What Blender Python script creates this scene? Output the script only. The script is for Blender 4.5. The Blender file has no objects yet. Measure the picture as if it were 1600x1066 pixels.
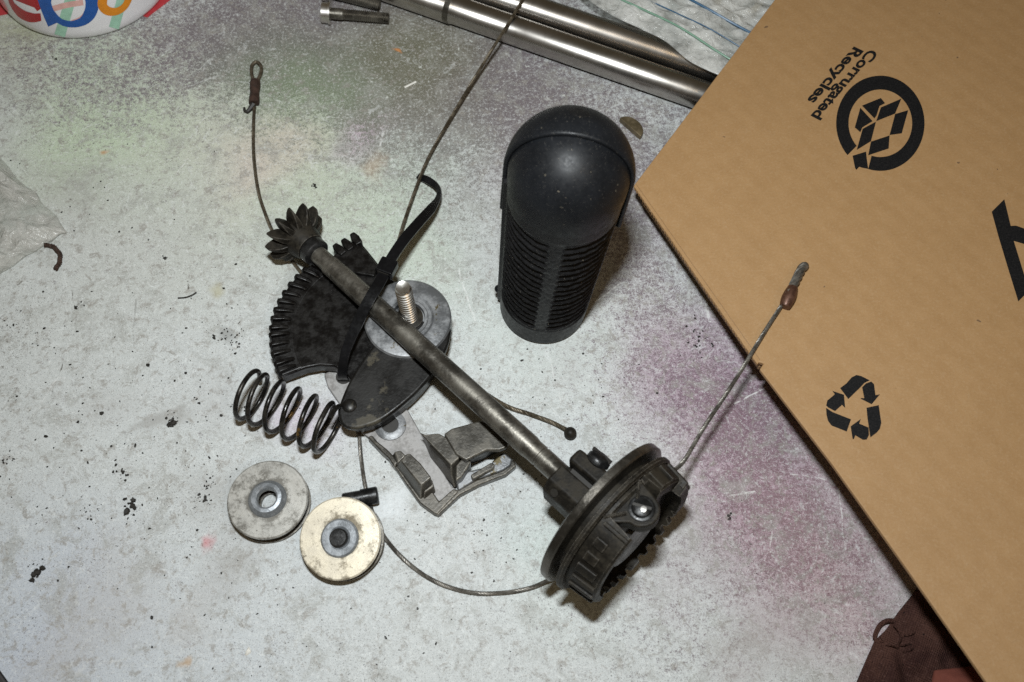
import bpy, math, random
import numpy as np
from mathutils import Vector, Matrix, noise
random.seed(7)
MM = 0.001
sc = bpy.context.scene
col = sc.collection

# ------------------------------------------------------------------ camera, light, exposure
F_PX, NAD, H = 1400.0, (745.0, 1170.0), 343.0
n = Vector((NAD[0]-800, 533-NAD[1], -F_PX)).normalized()
Zc = -n
Xc = (Vector((1, 0, 0)) - n*n[0]).normalized()
Yc = Zc.cross(Xc)
RM = Matrix((Xc, Yc, Zc))                 # camera vector -> world vector
CP = Vector((0, 0, H))
cd = bpy.data.cameras.new("camera"); cam = bpy.data.objects.new("camera", cd); col.objects.link(cam)
cam.matrix_world = Matrix.Translation(CP*MM) @ RM.to_4x4()
cd.sensor_width = 22.3; cd.lens = 22.3*F_PX/1600; cd.clip_start = 0.01; cd.clip_end = 20
cd.dof.use_dof = True; cd.dof.focus_distance = 0.368; cd.dof.aperture_fstop = 9.0
sc.camera = cam

w = bpy.data.worlds.new("World"); sc.world = w; w.use_nodes = True
bg = w.node_tree.nodes['Background']
bg.inputs[0].default_value = (1.0, 0.80, 0.52, 1); bg.inputs[1].default_value = 0.085

def area(name, loc, rot, sx, sy, power, color):
    l = bpy.data.lights.new(name, 'AREA'); l.shape = 'RECTANGLE'; l.size = sx; l.size_y = sy
    l.energy = power; l.color = color
    o = bpy.data.objects.new(name, l); col.objects.link(o)
    o.matrix_world = Matrix.Translation(loc) @ rot.to_4x4()
    return o
fl = CP + RM @ Vector((-9, 92, 12))      # the camera's pop-up flash
aim = (RM @ Vector((0, 0.10, -1))).normalized()
area("flash", fl*MM, (-aim).to_track_quat('Z', 'Y').to_matrix(), 0.036, 0.013, 1.88, (0.93, 0.98, 1.0))
rl = Vector((0.75, -0.75, 1.6))             # the warm room lamp overhead
area("room_lamp", rl, rl.to_track_quat('Z', 'Y').to_matrix(), 0.5, 0.3, 2.0, (1.0, 0.72, 0.42))
sc.view_settings.view_transform = 'Standard'; sc.view_settings.look = 'None'
sc.view_settings.exposure = 0; sc.view_settings.gamma = 1
sc.cycles.use_denoising = False; sc.cycles.sample_clamp_direct = 12; sc.cycles.sample_clamp_indirect = 2
sc.cycles.max_bounces = 8; sc.cycles.transparent_max_bounces = 12
sc.cycles.caustics_reflective = False; sc.cycles.caustics_refractive = False

# ------------------------------------------------------------------ helpers (millimetres)
def at(px, py, h=0.0):
    d = RM @ Vector((px-800, 533-py, -F_PX))
    return CP + d*((h-H)/d.z)
def onplane(px, py, P0, N):
    d = RM @ Vector((px-800, 533-py, -F_PX))
    return CP + d*((P0-CP).dot(N)/d.dot(N))

class MB:
    def __init__(s): s.v = []; s.f = []
    def add(s, vs, fs):
        b = len(s.v); s.v += [Vector(v) for v in vs]; s.f += [tuple(b+i for i in f) for f in fs]; return s
    def build(s, name, m, parent=None, origin=None, bevel=0, sharp=38, solid=0, subsurf=0):
        root = parent
        while root is not None and root.parent is not None: root = root.parent
        o0 = Vector(root['o0']) if root is not None and 'o0' in root.keys() else (origin if origin is not None else Vector((0, 0, 0)))
        me = bpy.data.meshes.new(name)
        me.from_pydata([((v-o0)*MM)[:] for v in s.v], [], s.f)
        me.validate(); me.update()
        import bmesh
        bm = bmesh.new(); bm.from_mesh(me); bmesh.ops.recalc_face_normals(bm, faces=bm.faces) if solid == 0 else None
        bm.to_mesh(me); bm.free()
        for p in me.polygons: p.use_smooth = True
        me.set_sharp_from_angle(angle=math.radians(sharp))
        if m: me.materials.append(m)
        o = bpy.data.objects.new(name, me); col.objects.link(o)
        if parent is not None: o.parent = parent
        else: o.location = o0*MM
        if solid:
            md = o.modifiers.new('thick', 'SOLIDIFY'); md.thickness = solid*MM; md.offset = 0
        if bevel:
            md = o.modifiers.new('bevel', 'BEVEL'); md.width = bevel*MM; md.segments = 2
            md.harden_normals = True; md.limit_method = 'ANGLE'; md.angle_limit = math.radians(35)
        if subsurf:
            md = o.modifiers.new('sub', 'SUBSURF'); md.levels = subsurf; md.render_levels = subsurf
        return o

def tag(o, label=None, cat=None, group=None, kind=None):
    if label: o['label'] = label
    if cat: o['category'] = cat
    if group: o['group'] = group
    if kind: o['kind'] = kind
    return o
def thing(name, loc, label, cat, group=None):
    o = bpy.data.objects.new(name, None); col.objects.link(o); o.location = loc*MM; o.empty_display_size = 0.01
    o['o0'] = tuple(loc)
    return tag(o, label, cat, group)

def frame(d, up=Vector((0, 0, 1))):
    d = d.normalized(); u = d.cross(up)
    if u.length < 1e-5: u = Vector((1, 0, 0))
    u.normalize(); wv = u.cross(d).normalized()
    return d, u, wv
def lathe(mb, P, d, prof, seg=48, fn=None, caps=True, up=Vector((0, 0, 1))):
    """prof: list of (t, r) along axis d from P"""
    d, u, wv = frame(d, up)
    vs = []; fs = []
    for t, r in prof:
        for k in range(seg):
            a = 2*math.pi*k/seg
            rr = r if fn is None else fn(t, r, a)
            vs.append(P + d*t + (u*math.cos(a)+wv*math.sin(a))*rr)
    for i in range(len(prof)-1):
        for k in range(seg):
            a, b = i*seg+k, i*seg+(k+1) % seg
            fs.append((a, b, b+seg, a+seg))
    if caps:
        fs.append(tuple(range(seg))[::-1]); fs.append(tuple(range((len(prof)-1)*seg, len(prof)*seg)))
    return mb.add(vs, fs)
def ringlathe(mb, P, d, prof, seg=48):
    """closed profile loop -> ring with a bore"""
    d, u, wv = frame(d); vs = []; fs = []; m = len(prof)
    for t, r in prof:
        for k in range(seg):
            a = 2*math.pi*k/seg
            vs.append(P + d*t + (u*math.cos(a)+wv*math.sin(a))*r)
    for i in range(m):
        j = (i+1) % m
        for k in range(seg):
            k2 = (k+1) % seg
            fs.append((i*seg+k, i*seg+k2, j*seg+k2, j*seg+k))
    return mb.add(vs, fs)
def catmull(P, step=1.2):
    P = [Vector(p) for p in P]; Q = [P[0]*2-P[1]] + P + [P[-1]*2-P[-2]]; out = []
    for i in range(1, len(Q)-2):
        a, b, c, e = Q[i-1], Q[i], Q[i+1], Q[i+2]
        k = max(2, int((c-b).length/step))
        for j in range(k):
            t = j/k
            out.append(0.5*((2*b)+(c-a)*t+(2*a-5*b+4*c-e)*t*t+(3*b-a-3*c+e)*t**3))
    out.append(P[-1]); return out
def frames(path):
    T = [(path[min(i+1, len(path)-1)]-path[max(i-1, 0)]).normalized() for i in range(len(path))]
    N = []; nv = T[0].orthogonal().normalized()
    for t in T:
        nv = (nv - t*nv.dot(t)).normalized(); N.append(nv)
    return T, N
def tube(mb, path, r, seg=8, caps=True):
    T, N = frames(path); vs = []; fs = []
    for i, p in enumerate(path):
        B = T[i].cross(N[i]); rr = r(i/(len(path)-1)) if callable(r) else r
        for k in range(seg):
            a = 2*math.pi*k/seg
            vs.append(p + (N[i]*math.cos(a)+B*math.sin(a))*rr)
    for i in range(len(path)-1):
        for k in range(seg):
            k2 = (k+1) % seg
            fs.append((i*seg+k, i*seg+k2, (i+1)*seg+k2, (i+1)*seg+k))
    if caps: fs.append(tuple(range(seg))[::-1]); fs.append(tuple(range((len(path)-1)*seg, len(path)*seg)))
    return mb.add(vs, fs)
def cable(mb, pts, r=0.8, lay=7.0, strands=6, step=0.7):
    """a laid wire rope: strands twisted round a core"""
    path = catmull(pts, step); T, N = frames(path)
    s = [0.0]
    for i in range(1, len(path)): s.append(s[-1]+(path[i]-path[i-1]).length)
    rs = r*0.40
    for k in range(strands):
        pp = []
        for i, p in enumerate(path):
            B = T[i].cross(N[i]); a = 2*math.pi*(k/strands + s[i]/lay)
            pp.append(p + (N[i]*math.cos(a)+B*math.sin(a))*(r-rs))
        tube(mb, pp, rs, 6)
    tube(mb, path, r*0.5, 5)
    return mb
def prism(mb, top, h0, h1=None, draft=0.0):
    """vertical prism under the points 'top' (Vectors), down to height h0"""
    m = len(top); c = sum(top, Vector())/m
    bot = [Vector((p.x, p.y, h0)) + (Vector((p.x-c.x, p.y-c.y, 0)).normalized()*draft) for p in top]
    vs = list(top)+bot
    fs = [tuple(range(m)), tuple(range(m, 2*m))[::-1]] + [(i, (i+1) % m, m+(i+1) % m, m+i) for i in range(m)]
    return mb.add(vs, fs)
def ppx(pts, h): return [at(x, y, h) for x, y in pts]
def box(mb, P, ax, lo, hi):
    X, Y, Z = ax; vs = []
    for z in (lo[2], hi[2]):
        for x, y in ((lo[0], lo[1]), (hi[0], lo[1]), (hi[0], hi[1]), (lo[0], hi[1])):
            vs.append(P+X*x+Y*y+Z*z)
    return mb.add(vs, [(0, 3, 2, 1), (4, 5, 6, 7), (0, 1, 5, 4), (1, 2, 6, 5), (2, 3, 7, 6), (3, 0, 4, 7)])
def sphere(mb, P, r, seg=24, sq=(1, 1, 1)):
    vs = []; fs = []; rg = seg//2
    for i in range(1, rg):
        a = math.pi*i/rg
        for k in range(seg):
            b = 2*math.pi*k/seg
            vs.append(P+Vector((math.sin(a)*math.cos(b)*sq[0], math.sin(a)*math.sin(b)*sq[1], math.cos(a)*sq[2]))*r)
    vs += [P+Vector((0, 0, r*sq[2])), P-Vector((0, 0, r*sq[2]))]; t = len(vs)-2
    for i in range(rg-2):
        for k in range(seg):
            k2 = (k+1) % seg; fs.append((i*seg+k, i*seg+k2, (i+1)*seg+k2, (i+1)*seg+k))
    for k in range(seg):
        k2 = (k+1) % seg; fs.append((t, k2, k)); fs.append((t+1, (rg-2)*seg+k, (rg-2)*seg+k2))
    return mb.add(vs, fs)

# ------------------------------------------------------------------ materials
class NT:
    def __init__(s, name):
        s.m = bpy.data.materials.new(name); s.m.use_nodes = True; s.t = s.m.node_tree
        s.b = s.t.nodes['Principled BSDF']; s.tc = s.t.nodes.new('ShaderNodeTexCoord').outputs['Object']
    def nd(s, typ, **kw):
        x = s.t.nodes.new(typ)
        for k, v in kw.items(): setattr(x, k, v)
        return x
    def link(s, a, b): s.t.links.new(a, b)
    def val(s, sock, v):
        if hasattr(v, 'is_output'): s.link(v, sock)
        elif isinstance(v, (tuple, list)) and sock.type == 'RGBA': sock.default_value = (*v[:3], 1)
        else: sock.default_value = v
    def noise(s, scale, detail=3, rough=0.55, vec=None, dist=0):
        x = s.nd('ShaderNodeTexNoise'); x.inputs['Scale'].default_value = scale; x.inputs['Detail'].default_value = detail
        x.inputs['Roughness'].default_value = rough; x.inputs['Distortion'].default_value = dist
        s.link(vec or s.tc, x.inputs['Vector']); return x.outputs['Fac']
    def voro(s, scale, vec=None, feat='F1'):
        x = s.nd('ShaderNodeTexVoronoi'); x.feature = feat; x.inputs['Scale'].default_value = scale
        s.link(vec or s.tc, x.inputs['Vector']); return x.outputs['Distance']
    def rng(s, v, a, b, c=0.0, d=1.0, smooth=True):
        x = s.nd('ShaderNodeMapRange'); x.interpolation_type = 'SMOOTHSTEP' if smooth else 'LINEAR'
        for i, q in enumerate((v, a, b, c, d)): s.val(x.inputs[i], q)
        return x.outputs[0]
    def mix(s, f, a, b, blend='MIX'):
        x = s.nd('ShaderNodeMix'); x.data_type = 'RGBA'; x.blend_type = blend
        s.val(x.inputs[0], f); s.val(x.inputs[6], a); s.val(x.inputs[7], b); return x.outputs[2]
    def math(s, op, a, b=0.0, c=None):
        x = s.nd('ShaderNodeMath'); x.operation = op; s.val(x.inputs[0], a); s.val(x.inputs[1], b)
        if c is not None: s.val(x.inputs[2], c)
        return x.outputs[0]
    def mapping(s, scale=(1, 1, 1), rot=(0, 0, 0)):
        x = s.nd('ShaderNodeMapping'); x.inputs['Scale'].default_value = scale; x.inputs['Rotation'].default_value = rot
        s.link(s.tc, x.inputs['Vector']); return x.outputs[0]
    def bump(s, h, strength, dist):
        x = s.nd('ShaderNodeBump'); x.inputs['Strength'].default_value = strength; x.inputs['Distance'].default_value = dist
        s.link(h, x.inputs['Height']); s.link(x.outputs[0], s.b.inputs['Normal'])
    def set(s, **kw):
        for k, v in kw.items(): s.val(s.b.inputs[k.replace('_', ' ')], v)
        return s

def metal(name, c1, c2, c3=None, spec=.5, rough=0.4, met=0.8, scale=120, grain=900, wear=0, a=0.42, b=0.6, bumpd=0.00003, spot=0.62, bs=0.6):
    t = NT(name); n1 = t.noise(scale, 5, 0.65); n2 = t.noise(grain, 3)
    f = t.rng(t.math('ADD', t.math('MULTIPLY', n1, 0.75), t.math('MULTIPLY', n2, 0.25)), a, b)
    c = t.mix(f, c1, c2)
    if c3:
        n3 = t.noise(scale*0.55+17, 6, 0.7); f3 = t.rng(n3, spot, spot+0.05); c = t.mix(f3, c, c3)
    n4 = t.noise(grain*2, 2); c = t.mix(t.rng(n4, 0.62, 0.75, 0, 0.5), c, tuple(x*0.35 for x in c1))
    if wear:
        bv = t.nd('ShaderNodeBevel'); bv.samples = 4; bv.inputs['Radius'].default_value = wear*MM
        ge = t.nd('ShaderNodeNewGeometry'); dt = t.nd('ShaderNodeVectorMath'); dt.operation = 'DOT_PRODUCT'
        t.link(bv.outputs[0], dt.inputs[0]); t.link(ge.outputs['Normal'], dt.inputs[1])
        wf = t.math('MULTIPLY', t.rng(dt.outputs['Value'], .998, .93, 0, 1), t.rng(n2, .38, .6, .25, 1))
        c = t.mix(t.math('MULTIPLY', wf, .95), c, tuple(min(1, x*3.0+.05) for x in c2))
    t.set(Base_Color=c, Metallic=met); t.b.inputs['Specular IOR Level'].default_value = spec
    t.set(Roughness=t.rng(n1, 0.3, 0.7, rough-(.1 if bs > .1 else .02), rough+(.15 if bs > .1 else .03)))
    t.bump(t.math('ADD', n1, t.math('MULTIPLY', n2, 0.6)), bs, bumpd*6)
    return t.m
M = {}
M['cast'] = metal('grimy_cast', (.0105, .009, .007), (.028, .0235, .017), (.07, .042, .017), rough=0.5, wear=.55, met=0.1, spec=.2, scale=150, spot=0.70)
M['greasy'] = metal('greasy_black', (.0035, .003, .0028), (.0085, .0075, .0065), (.026, .018, .011), rough=0.34, met=0.0, spec=.35, scale=260, bs=.2, spot=0.66, bumpd=0.0001)
M['lobe'] = metal('greasy_plate', (.006, .0055, .005), (.011, .010, .0085), (.06, .053, .038), rough=0.38, met=0.0, spec=.35, scale=75, spot=0.60)
M['zinc'] = metal('dull_zinc', (.15, .155, .16), (.27, .275, .28), (.09, .07, .03), rough=0.42, met=0.5, scale=150, spot=0.60)
M['zincdark'] = metal('grimy_zinc', (.048, .044, .036), (.095, .086, .070), (.07, .048, .022), rough=0.36, wear=.8, met=0.35, scale=120, spot=0.66)
M['pale'] = metal('pale_zinc_floor', (.22, .21, .20), (.38, .37, .36), (.16, .125, .08), rough=0.55, met=0.3, scale=140, spot=0.68)
M['steel'] = metal('stained_steel', (.11, .102, .088), (.235, .22, .19), (.04, .034, .025), rough=0.36, met=0.85, scale=75, spot=0.62)
M['rod'] = metal('satin_steel', (.40, .38, .35), (.46, .435, .405), (.32, .27, .22), rough=0.29, met=1.0, scale=45, spot=0.72, bs=0.02)
M['wire'] = metal('cable_steel', (.13, .12, .105), (.22, .205, .18), None, rough=0.42, met=0.7, scale=300)
M['wire_old'] = metal('cable_old', (.075, .06, .04), (.14, .115, .08), None, rough=0.45, met=0.6, scale=300)
M['spring'] = metal('spring_steel', (.012, .011, .010), (.045, .04, .033), (.16, .095, .03), rough=0.28, met=0.55, scale=110, spot=0.62)
M['stud'] = metal('bright_thread', (.66, .64, .60), (.72, .70, .67), None, rough=0.34, met=1.0, scale=160, bs=0.0)
M['copper'] = metal('rusty_ferrule', (.085, .04, .026), (.14, .07, .045), (.25, .22, .18), rough=0.4, met=0.5, scale=300)
M['rust'] = metal('dark_rust', (.028, .014, .009), (.055, .028, .018), None, rough=0.7, met=0.1, scale=300)
M['gunmetal'] = metal('gunmetal', (.022, .022, .022), (.05, .05, .05), None, rough=0.35, met=0.7, scale=140)
M['brass'] = metal('olive_key', (.12, .095, .055), (.19, .15, .09), None, rough=0.4, met=0.5, scale=100)
M['hub'] = metal('hub_steel', (.22, .235, .25), (.36, .38, .40), None, rough=0.42, met=0.5, scale=160)

def pulley_mat(name, c1, c2, dirt, thr):
    t = NT(name); n1 = t.noise(110, 6, 0.72); n2 = t.noise(900, 4, .7); n3 = t.noise(160, 8, 0.8)
    xy = t.nd('ShaderNodeVectorMath'); xy.operation = 'MULTIPLY'; t.link(t.tc, xy.inputs[0]); xy.inputs[1].default_value = (1, 1, 0)
    ln = t.nd('ShaderNodeVectorMath'); ln.operation = 'LENGTH'; t.link(xy.outputs[0], ln.inputs[0]); rad = ln.outputs['Value']
    cb = t.nd('ShaderNodeCombineXYZ'); t.link(rad, cb.inputs[0]); rings = t.noise(2600, 3, .6, cb.outputs[0])
    c = t.mix(t.rng(n1, .36, .64), c1, c2)
    c = t.mix(t.rng(rings, .5, .7, 0, .45), c, tuple(x*.55 for x in c2))
    grime = t.math('ADD', t.rng(rad, .0064, .0095, .16, 0), t.rng(rad, .0145, .0168, 0, .12))
    c = t.mix(t.rng(t.math('ADD', n3, grime), thr, thr+.16, 0, .9), c, dirt)
    c = t.mix(t.rng(n2, .58, .70, 0, .75), c, (.07, .06, .05))
    t.set(Base_Color=c, Metallic=0.4, Roughness=t.rng(n1, .3, .7, .26, .46)); t.bump(t.math('ADD', t.math('MULTIPLY', rings, .5), n3), .35, .00015); return t.m
M['pulley_grey'] = pulley_mat('tarnished_zinc_face', (.60, .585, .54), (.38, .37, .34), (.15, .14, .12), .47)
M['pulley_cream'] = pulley_mat('yellowed_zinc_face', (.95, .87, .71), (.82, .74, .58), (.20, .165, .11), .515)

def rubber(name, base, rough=0.5, dust=0.0):
    t = NT(name); n1 = t.noise(500, 4, .7); n2 = t.noise(90, 4)
    c = t.mix(t.rng(n2, .35, .7), base, tuple(x*1.5 for x in base))
    mp = t.mapping((1, 1, 2.5), (0.3, 0.2, 0)); n3 = t.noise(1300, 4, .7, mp)
    c = t.mix(t.math('MULTIPLY', t.rng(n3, .60, .72), dust), c, (.11, .10, .085))
    mp = t.mapping((1, 1, 8), (.5, .3, .2)); n5 = t.noise(420, 3, .6, mp); c = t.mix(t.math('MULTIPLY', t.rng(n5, .66, .70), dust*.5), c, (.05, .048, .044)); n6 = t.noise(700, 2, .5)
    c = t.mix(t.math('MULTIPLY', t.rng(n6, .74, .76), dust), c, (.22, .19, .14))
    t.set(Base_Color=c, Roughness=t.rng(n1, .3, .7, rough-.08, rough+.1)); t.b.inputs['Specular IOR Level'].default_value = .24; t.bump(n1, .25, .0001); return t.m
M['grip'] = rubber('worn_black_rubber', (.006, .006, .0065), .46, .85)
M['dome'] = rubber('smooth_black_plastic', (.005, .0056, .0068), .45, .6)
M['tie'] = rubber('black_nylon', (.004, .004, .0045), .30, 0)

t = NT('printing_ink'); n1 = t.noise(1800, 2); t.set(Base_Color=t.mix(t.rng(n1, .35, .75), (.004, .004, .0045), (.014, .013, .013)), Roughness=.7); t.b.inputs['Specular IOR Level'].default_value = .2; M['ink'] = t.m

# kraft board
def kraft(name, k=.70):
    t = NT(name); n1 = t.noise(130, 5, .6); n2 = t.noise(900, 4, .7); mp = t.mapping((1, 6, 1), (0, 0, -.62)); n3 = t.noise(600, 3, .6, mp)
    n5 = t.noise(35, 3)
    c = t.mix(t.rng(n1, .35, .65), (.51*k, .293*k, .122*k), (.54*k, .316*k, .136*k))
    c = t.mix(t.rng(n2, .45, .75, 0, .5), c, (.62*k, .41*k, .22*k))
    c = t.mix(t.rng(n3, .55, .75, 0, .45), c, (.36*k, .20*k, .08*k))
    c = t.mix(t.rng(n5, .45, .7, 0, .15), c, (.42*k, .235*k, .09*k))
    wv = t.nd('ShaderNodeTexWave'); wv.inputs['Scale'].default_value = 42; wv.inputs['Distortion'].default_value = 1.5
    t.link(t.mapping((1, 1, 1), (0, 0, -.62)), wv.inputs['Vector'])
    c = t.mix(t.math('MULTIPLY', wv.outputs['Fac'], .03), c, (.36*k, .21*k, .09*k))
    n6 = t.noise(2400, 3, .7); c = t.mix(t.rng(n6, .58, .75, 0, .5), c, (.66*k, .46*k, .27*k)); c = t.mix(t.rng(n6, .42, .25, 0, .5), c, (.28*k, .16*k, .07*k))
    sp = t.noise(260, 2, .5); c = t.mix(t.rng(sp, .765, .78, 0, .8), c, (.12, .07, .04))
    t.set(Base_Color=c, Roughness=.62)
    t.bump(t.math('ADD', t.math('MULTIPLY', wv.outputs['Fac'], .45), t.math('MULTIPLY', n2, .6)), .5, .0003); return t.m
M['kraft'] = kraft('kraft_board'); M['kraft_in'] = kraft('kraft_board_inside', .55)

# spray-stained bench top
t = NT('spray_stained_bench')
def wpos(px, py): p = at(px, py, 0)*MM; return (p.x, p.y, 0)
warp = t.nd('ShaderNodeTexNoise'); warp.inputs['Scale'].default_value = 16; warp.inputs['Detail'].default_value = 5
t.link(t.tc, warp.inputs['Vector'])
vm = t.nd('ShaderNodeVectorMath'); vm.operation = 'MULTIPLY_ADD'; t.link(warp.outputs['Color'], vm.inputs[0])
vm.inputs[1].default_value = (.07, .07, 0); 
v0 = t.nd('ShaderNodeVectorMath'); v0.operation = 'SUBTRACT'; t.link(t.tc, v0.inputs[0]); v0.inputs[1].default_value = (.035, .035, 0)
t.link(v0.outputs[0], vm.inputs[2]); WV = vm.outputs[0]
def blob(px, py, r, soft=0.9):
    d = t.nd('ShaderNodeVectorMath'); d.operation = 'DISTANCE'; t.link(WV, d.inputs[0]); d.inputs[1].default_value = wpos(px, py)
    return t.rng(d.outputs['Value'], r*MM*(1-soft), r*MM*(1+soft*.3), 1, 0)
coat = (.565, .588, .58); under = (.175, .15, .16)
for px, py, r, c, k in ((180, 260, 95, (.50, .51, .455), .6), (420, 330, 60, (.50, .52, .46), .5), (150, 180, 55, (.50, .60, .42), .8), (470, 150, 40, (.42, .50, .36), .7), (330, 210, 45, (.55, .60, .45), .5), (470, 260, 40, (.50, .55, .40), .6),
                        (560, 195, 18, (.55, .40, .52), .8), (430, 225, 22, (.62, .50, .42), .5), (640, 100, 40, (.36, .37, .28), .7), (620, 330, 50, (.48, .56, .42), .6),
                        (800, 450, 60, (.56, .62, .57), .6), (470, 640, 22, (.60, .50, .60), .6), (400, 240, 30, (.62, .54, .50), .4),
                        (1200, 760, 60, (.36, .20, .27), .8), (1320, 900, 45, (.46, .34, .36), .7), (1110, 560, 45, (.38, .26, .33), .8), (1000, 300, 40, (.40, .36, .38), .7),
                        (880, 330, 60, (.42, .38, .40), .6), (880, 860, 30, (.56, .64, .58), .5), (30, 1050, 60, (.50, .55, .64), .8), (330, 1060, 60, (.56, .60, .64), .5),  # bluish lower-left corner blob also paints in weaker flash and vignette
                        (30, 60, 30, (.44, .46, .30), .7)):
    coat = t.mix(t.math('MULTIPLY', blob(px, py, r), k), coat, c)
for px, py, r, c in ((640, 100, 50, (.16, .155, .11)), (450, 130, 45, (.20, .24, .16)), (1150, 650, 90, (.19, .12, .155)), (1300, 850, 70, (.24, .15, .17)), (600, 330, 60, (.24, .25, .21))):
    under = t.mix(blob(px, py, r), under, c)
cov = 0.88
def less(cov, f, k): return t.math('SUBTRACT', cov, t.math('MULTIPLY', f, k))
for px, py, r, k in ((520, 10, 85, .46), (300, 90, 60, .28), (720, 60, 80, .34), (740, 200, 60, .30), (900, 120, 80, .30), (1040, 260, 60, .30), (1000, 420, 55, .22), (880, 330, 55, .15),
                     (1120, 560, 55, .24), (1210, 720, 60, .30), (1330, 880, 45, .19), (1190, 620, 35, .14), (150, 120, 45, .12), (250, 60, 45, .12), (30, 120, 30, .12), (1160, 900, 60, .16), (560, 120, 50, .15), (620, 260, 60, .14), (60, 130, 40, .16), (450, 60, 60, .15),
                     (940, 640, 50, .10), (1000, 1000, 60, .08)):
    cov = less(cov, blob(px, py, r), k)
g1 = t.noise(1700, 3, .7); g2 = t.noise(480, 5, .7); g3 = t.noise(120, 5, .65)
g = t.math('ADD', t.math('ADD', t.math('MULTIPLY', g1, .42), t.math('MULTIPLY', g2, .36)), t.math('MULTIPLY', g3, .22))
gs = t.rng(g, .36, .64, 0, 1, False)
mask = t.rng(t.math('SUBTRACT', cov, gs), -.24, .24)
c = t.mix(mask, under, coat)
# thin chalky overspray and worn patches
c = t.mix(t.rng(t.noise(70, 7, .75, None, .6), .49, .64, 0, .55), c, (.33, .33, .30))
c = t.mix(t.rng(t.noise(230, 6, .75, None, .5), .515, .64, 0, .68), c, (.29, .27, .24))
c = t.mix(t.rng(t.noise(260, 5, .72, WV, .15), .56, .66, 0, .55), c, t.mix(.6, c, (.80, .83, .82)))
c = t.mix(t.rng(t.noise(800, 4, .75), .54, .62, 0, .8), c, t.mix(.45, c, (.82, .84, .83)))
c = t.mix(t.rng(t.noise(2300, 2, .6), .44, .32, 0, .8), c, t.mix(.7, c, (.07, .06, .055)))
c = t.mix(t.rng(t.noise(2600, 2, .5), .60, .72, 0, .45), c, (.80, .82, .81))
# dark specks: tiny ones everywhere, thicker in patches
sp = t.noise(1050, 4, .75, None, .4); pt = t.noise(22, 3)
th = t.rng(pt, .35, .65, .712, .61, False)
c = t.mix(t.math('MULTIPLY', t.math('GREATER_THAN', sp, th), .85), c, (.045, .038, .032))
# pale spatter towards the back of the bench
d2 = t.nd('ShaderNodeVectorMath'); d2.operation = 'DISTANCE'; t.link(WV, d2.inputs[0]); d2.inputs[1].default_value = wpos(700, 80)
zone = t.rng(d2.outputs['Value'], .06, .23, 1, 0)
ws = t.noise(330, 3, .6); 
c = t.mix(t.math('MULTIPLY', t.rng(ws, .66, .70), t.math('MULTIPLY', zone, .8)), c, (.60, .62, .58))
# hairline scratches
for ang, sc_, off in ((.6, 90, .74), (-.9, 70, .745), (1.9, 80, .73)):
    mp = t.nd('ShaderNodeMapping'); mp.vector_type = 'TEXTURE'; mp.inputs['Scale'].default_value = (12, .35, 1); mp.inputs['Rotation'].default_value = (0, 0, ang); t.link(WV, mp.inputs[0]); ns = t.noise(sc_*1.6, 2, .5, mp.outputs[0])
    c = t.mix(t.rng(ns, off, off+.02, 0, .28), c, (.74, .75, .74))
def scratch(x0, y0, x1, y1, wd, k, colr=(.80, .80, .78)):
    global c
    A_, B_ = Vector(wpos(x0, y0)), Vector(wpos(x1, y1)); d_ = (B_-A_); L_ = d_.length; d_.normalize()
    def vmn(op, a, b):
        x = t.nd('ShaderNodeVectorMath'); x.operation = op; t.link(a, x.inputs[0])
        if hasattr(b, 'is_output'): t.link(b, x.inputs[1])
        else: x.inputs[1].default_value = b
        return x
    v = vmn('SUBTRACT', WS, A_[:]).outputs[0]; q = vmn('DOT_PRODUCT', v, d_[:]).outputs['Value']
    q = t.rng(q, 0, L_, 0, L_, False); sc_ = t.nd('ShaderNodeVectorMath'); sc_.operation = 'SCALE'; sc_.inputs[0].default_value = d_[:]; t.link(q, sc_.inputs[3])
    ds = vmn('DISTANCE', v, sc_.outputs[0]).outputs['Value']
    m_ = t.math('MULTIPLY', t.rng(ds, wd*MM*.4, wd*MM, 1, 0), t.math('MULTIPLY', t.rng(t.noise(350, 3, .7), .40, .58), k)); c = t.mix(m_, c, colr)
wn = t.nd('ShaderNodeTexNoise'); wn.inputs['Scale'].default_value = 40; t.link(t.tc, wn.inputs['Vector'])
wm = t.nd('ShaderNodeVectorMath'); wm.operation = 'MULTIPLY_ADD'; t.link(wn.outputs['Color'], wm.inputs[0]); wm.inputs[1].default_value = (.006, .006, 0)
v1 = t.nd('ShaderNodeVectorMath'); v1.operation = 'SUBTRACT'; t.link(t.tc, v1.inputs[0]); v1.inputs[1].default_value = (.003, .003, 0); t.link(v1.outputs[0], wm.inputs[2]); WS = wm.outputs[0]
for q in ((1148, 630, 1206, 603, .45, .7), (1236, 742, 1314, 757, .35, .6), (1308, 762, 1318, 858, .45, .6), (930, 472, 972, 442, .5, .7), (1140, 775, 1178, 768, .4, .6), (1208, 832, 1206, 862, .5, .5), (716, 420, 745, 505, .5, .5), (860, 560, 880, 640, .35, .4),
          (312, 196, 330, 176, .4, .5), (280, 270, 295, 245, .4, .5), (600, 195, 592, 232, .6, .5), (1105, 470, 1108, 505, .9, .6), (640, 560, 700, 545, .4, .4), (60, 640, 90, 590, .35, .4), (690, 800, 720, 860, .3, .4)): scratch(*q)
for q in ((88, 590, 96, 560, .35, .8), (113, 455, 114, 470, .45, .8), (20, 450, 33, 440, .5, .8), (292, 440, 294, 452, .5, .8), (210, 470, 212, 540, .5, .35), (120, 482, 128, 474, .9, .5), (132, 480, 142, 472, 1.2, .45), (78, 208, 98, 204, .5, .5)): scratch(*q, (.10, .09, .075))
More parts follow.
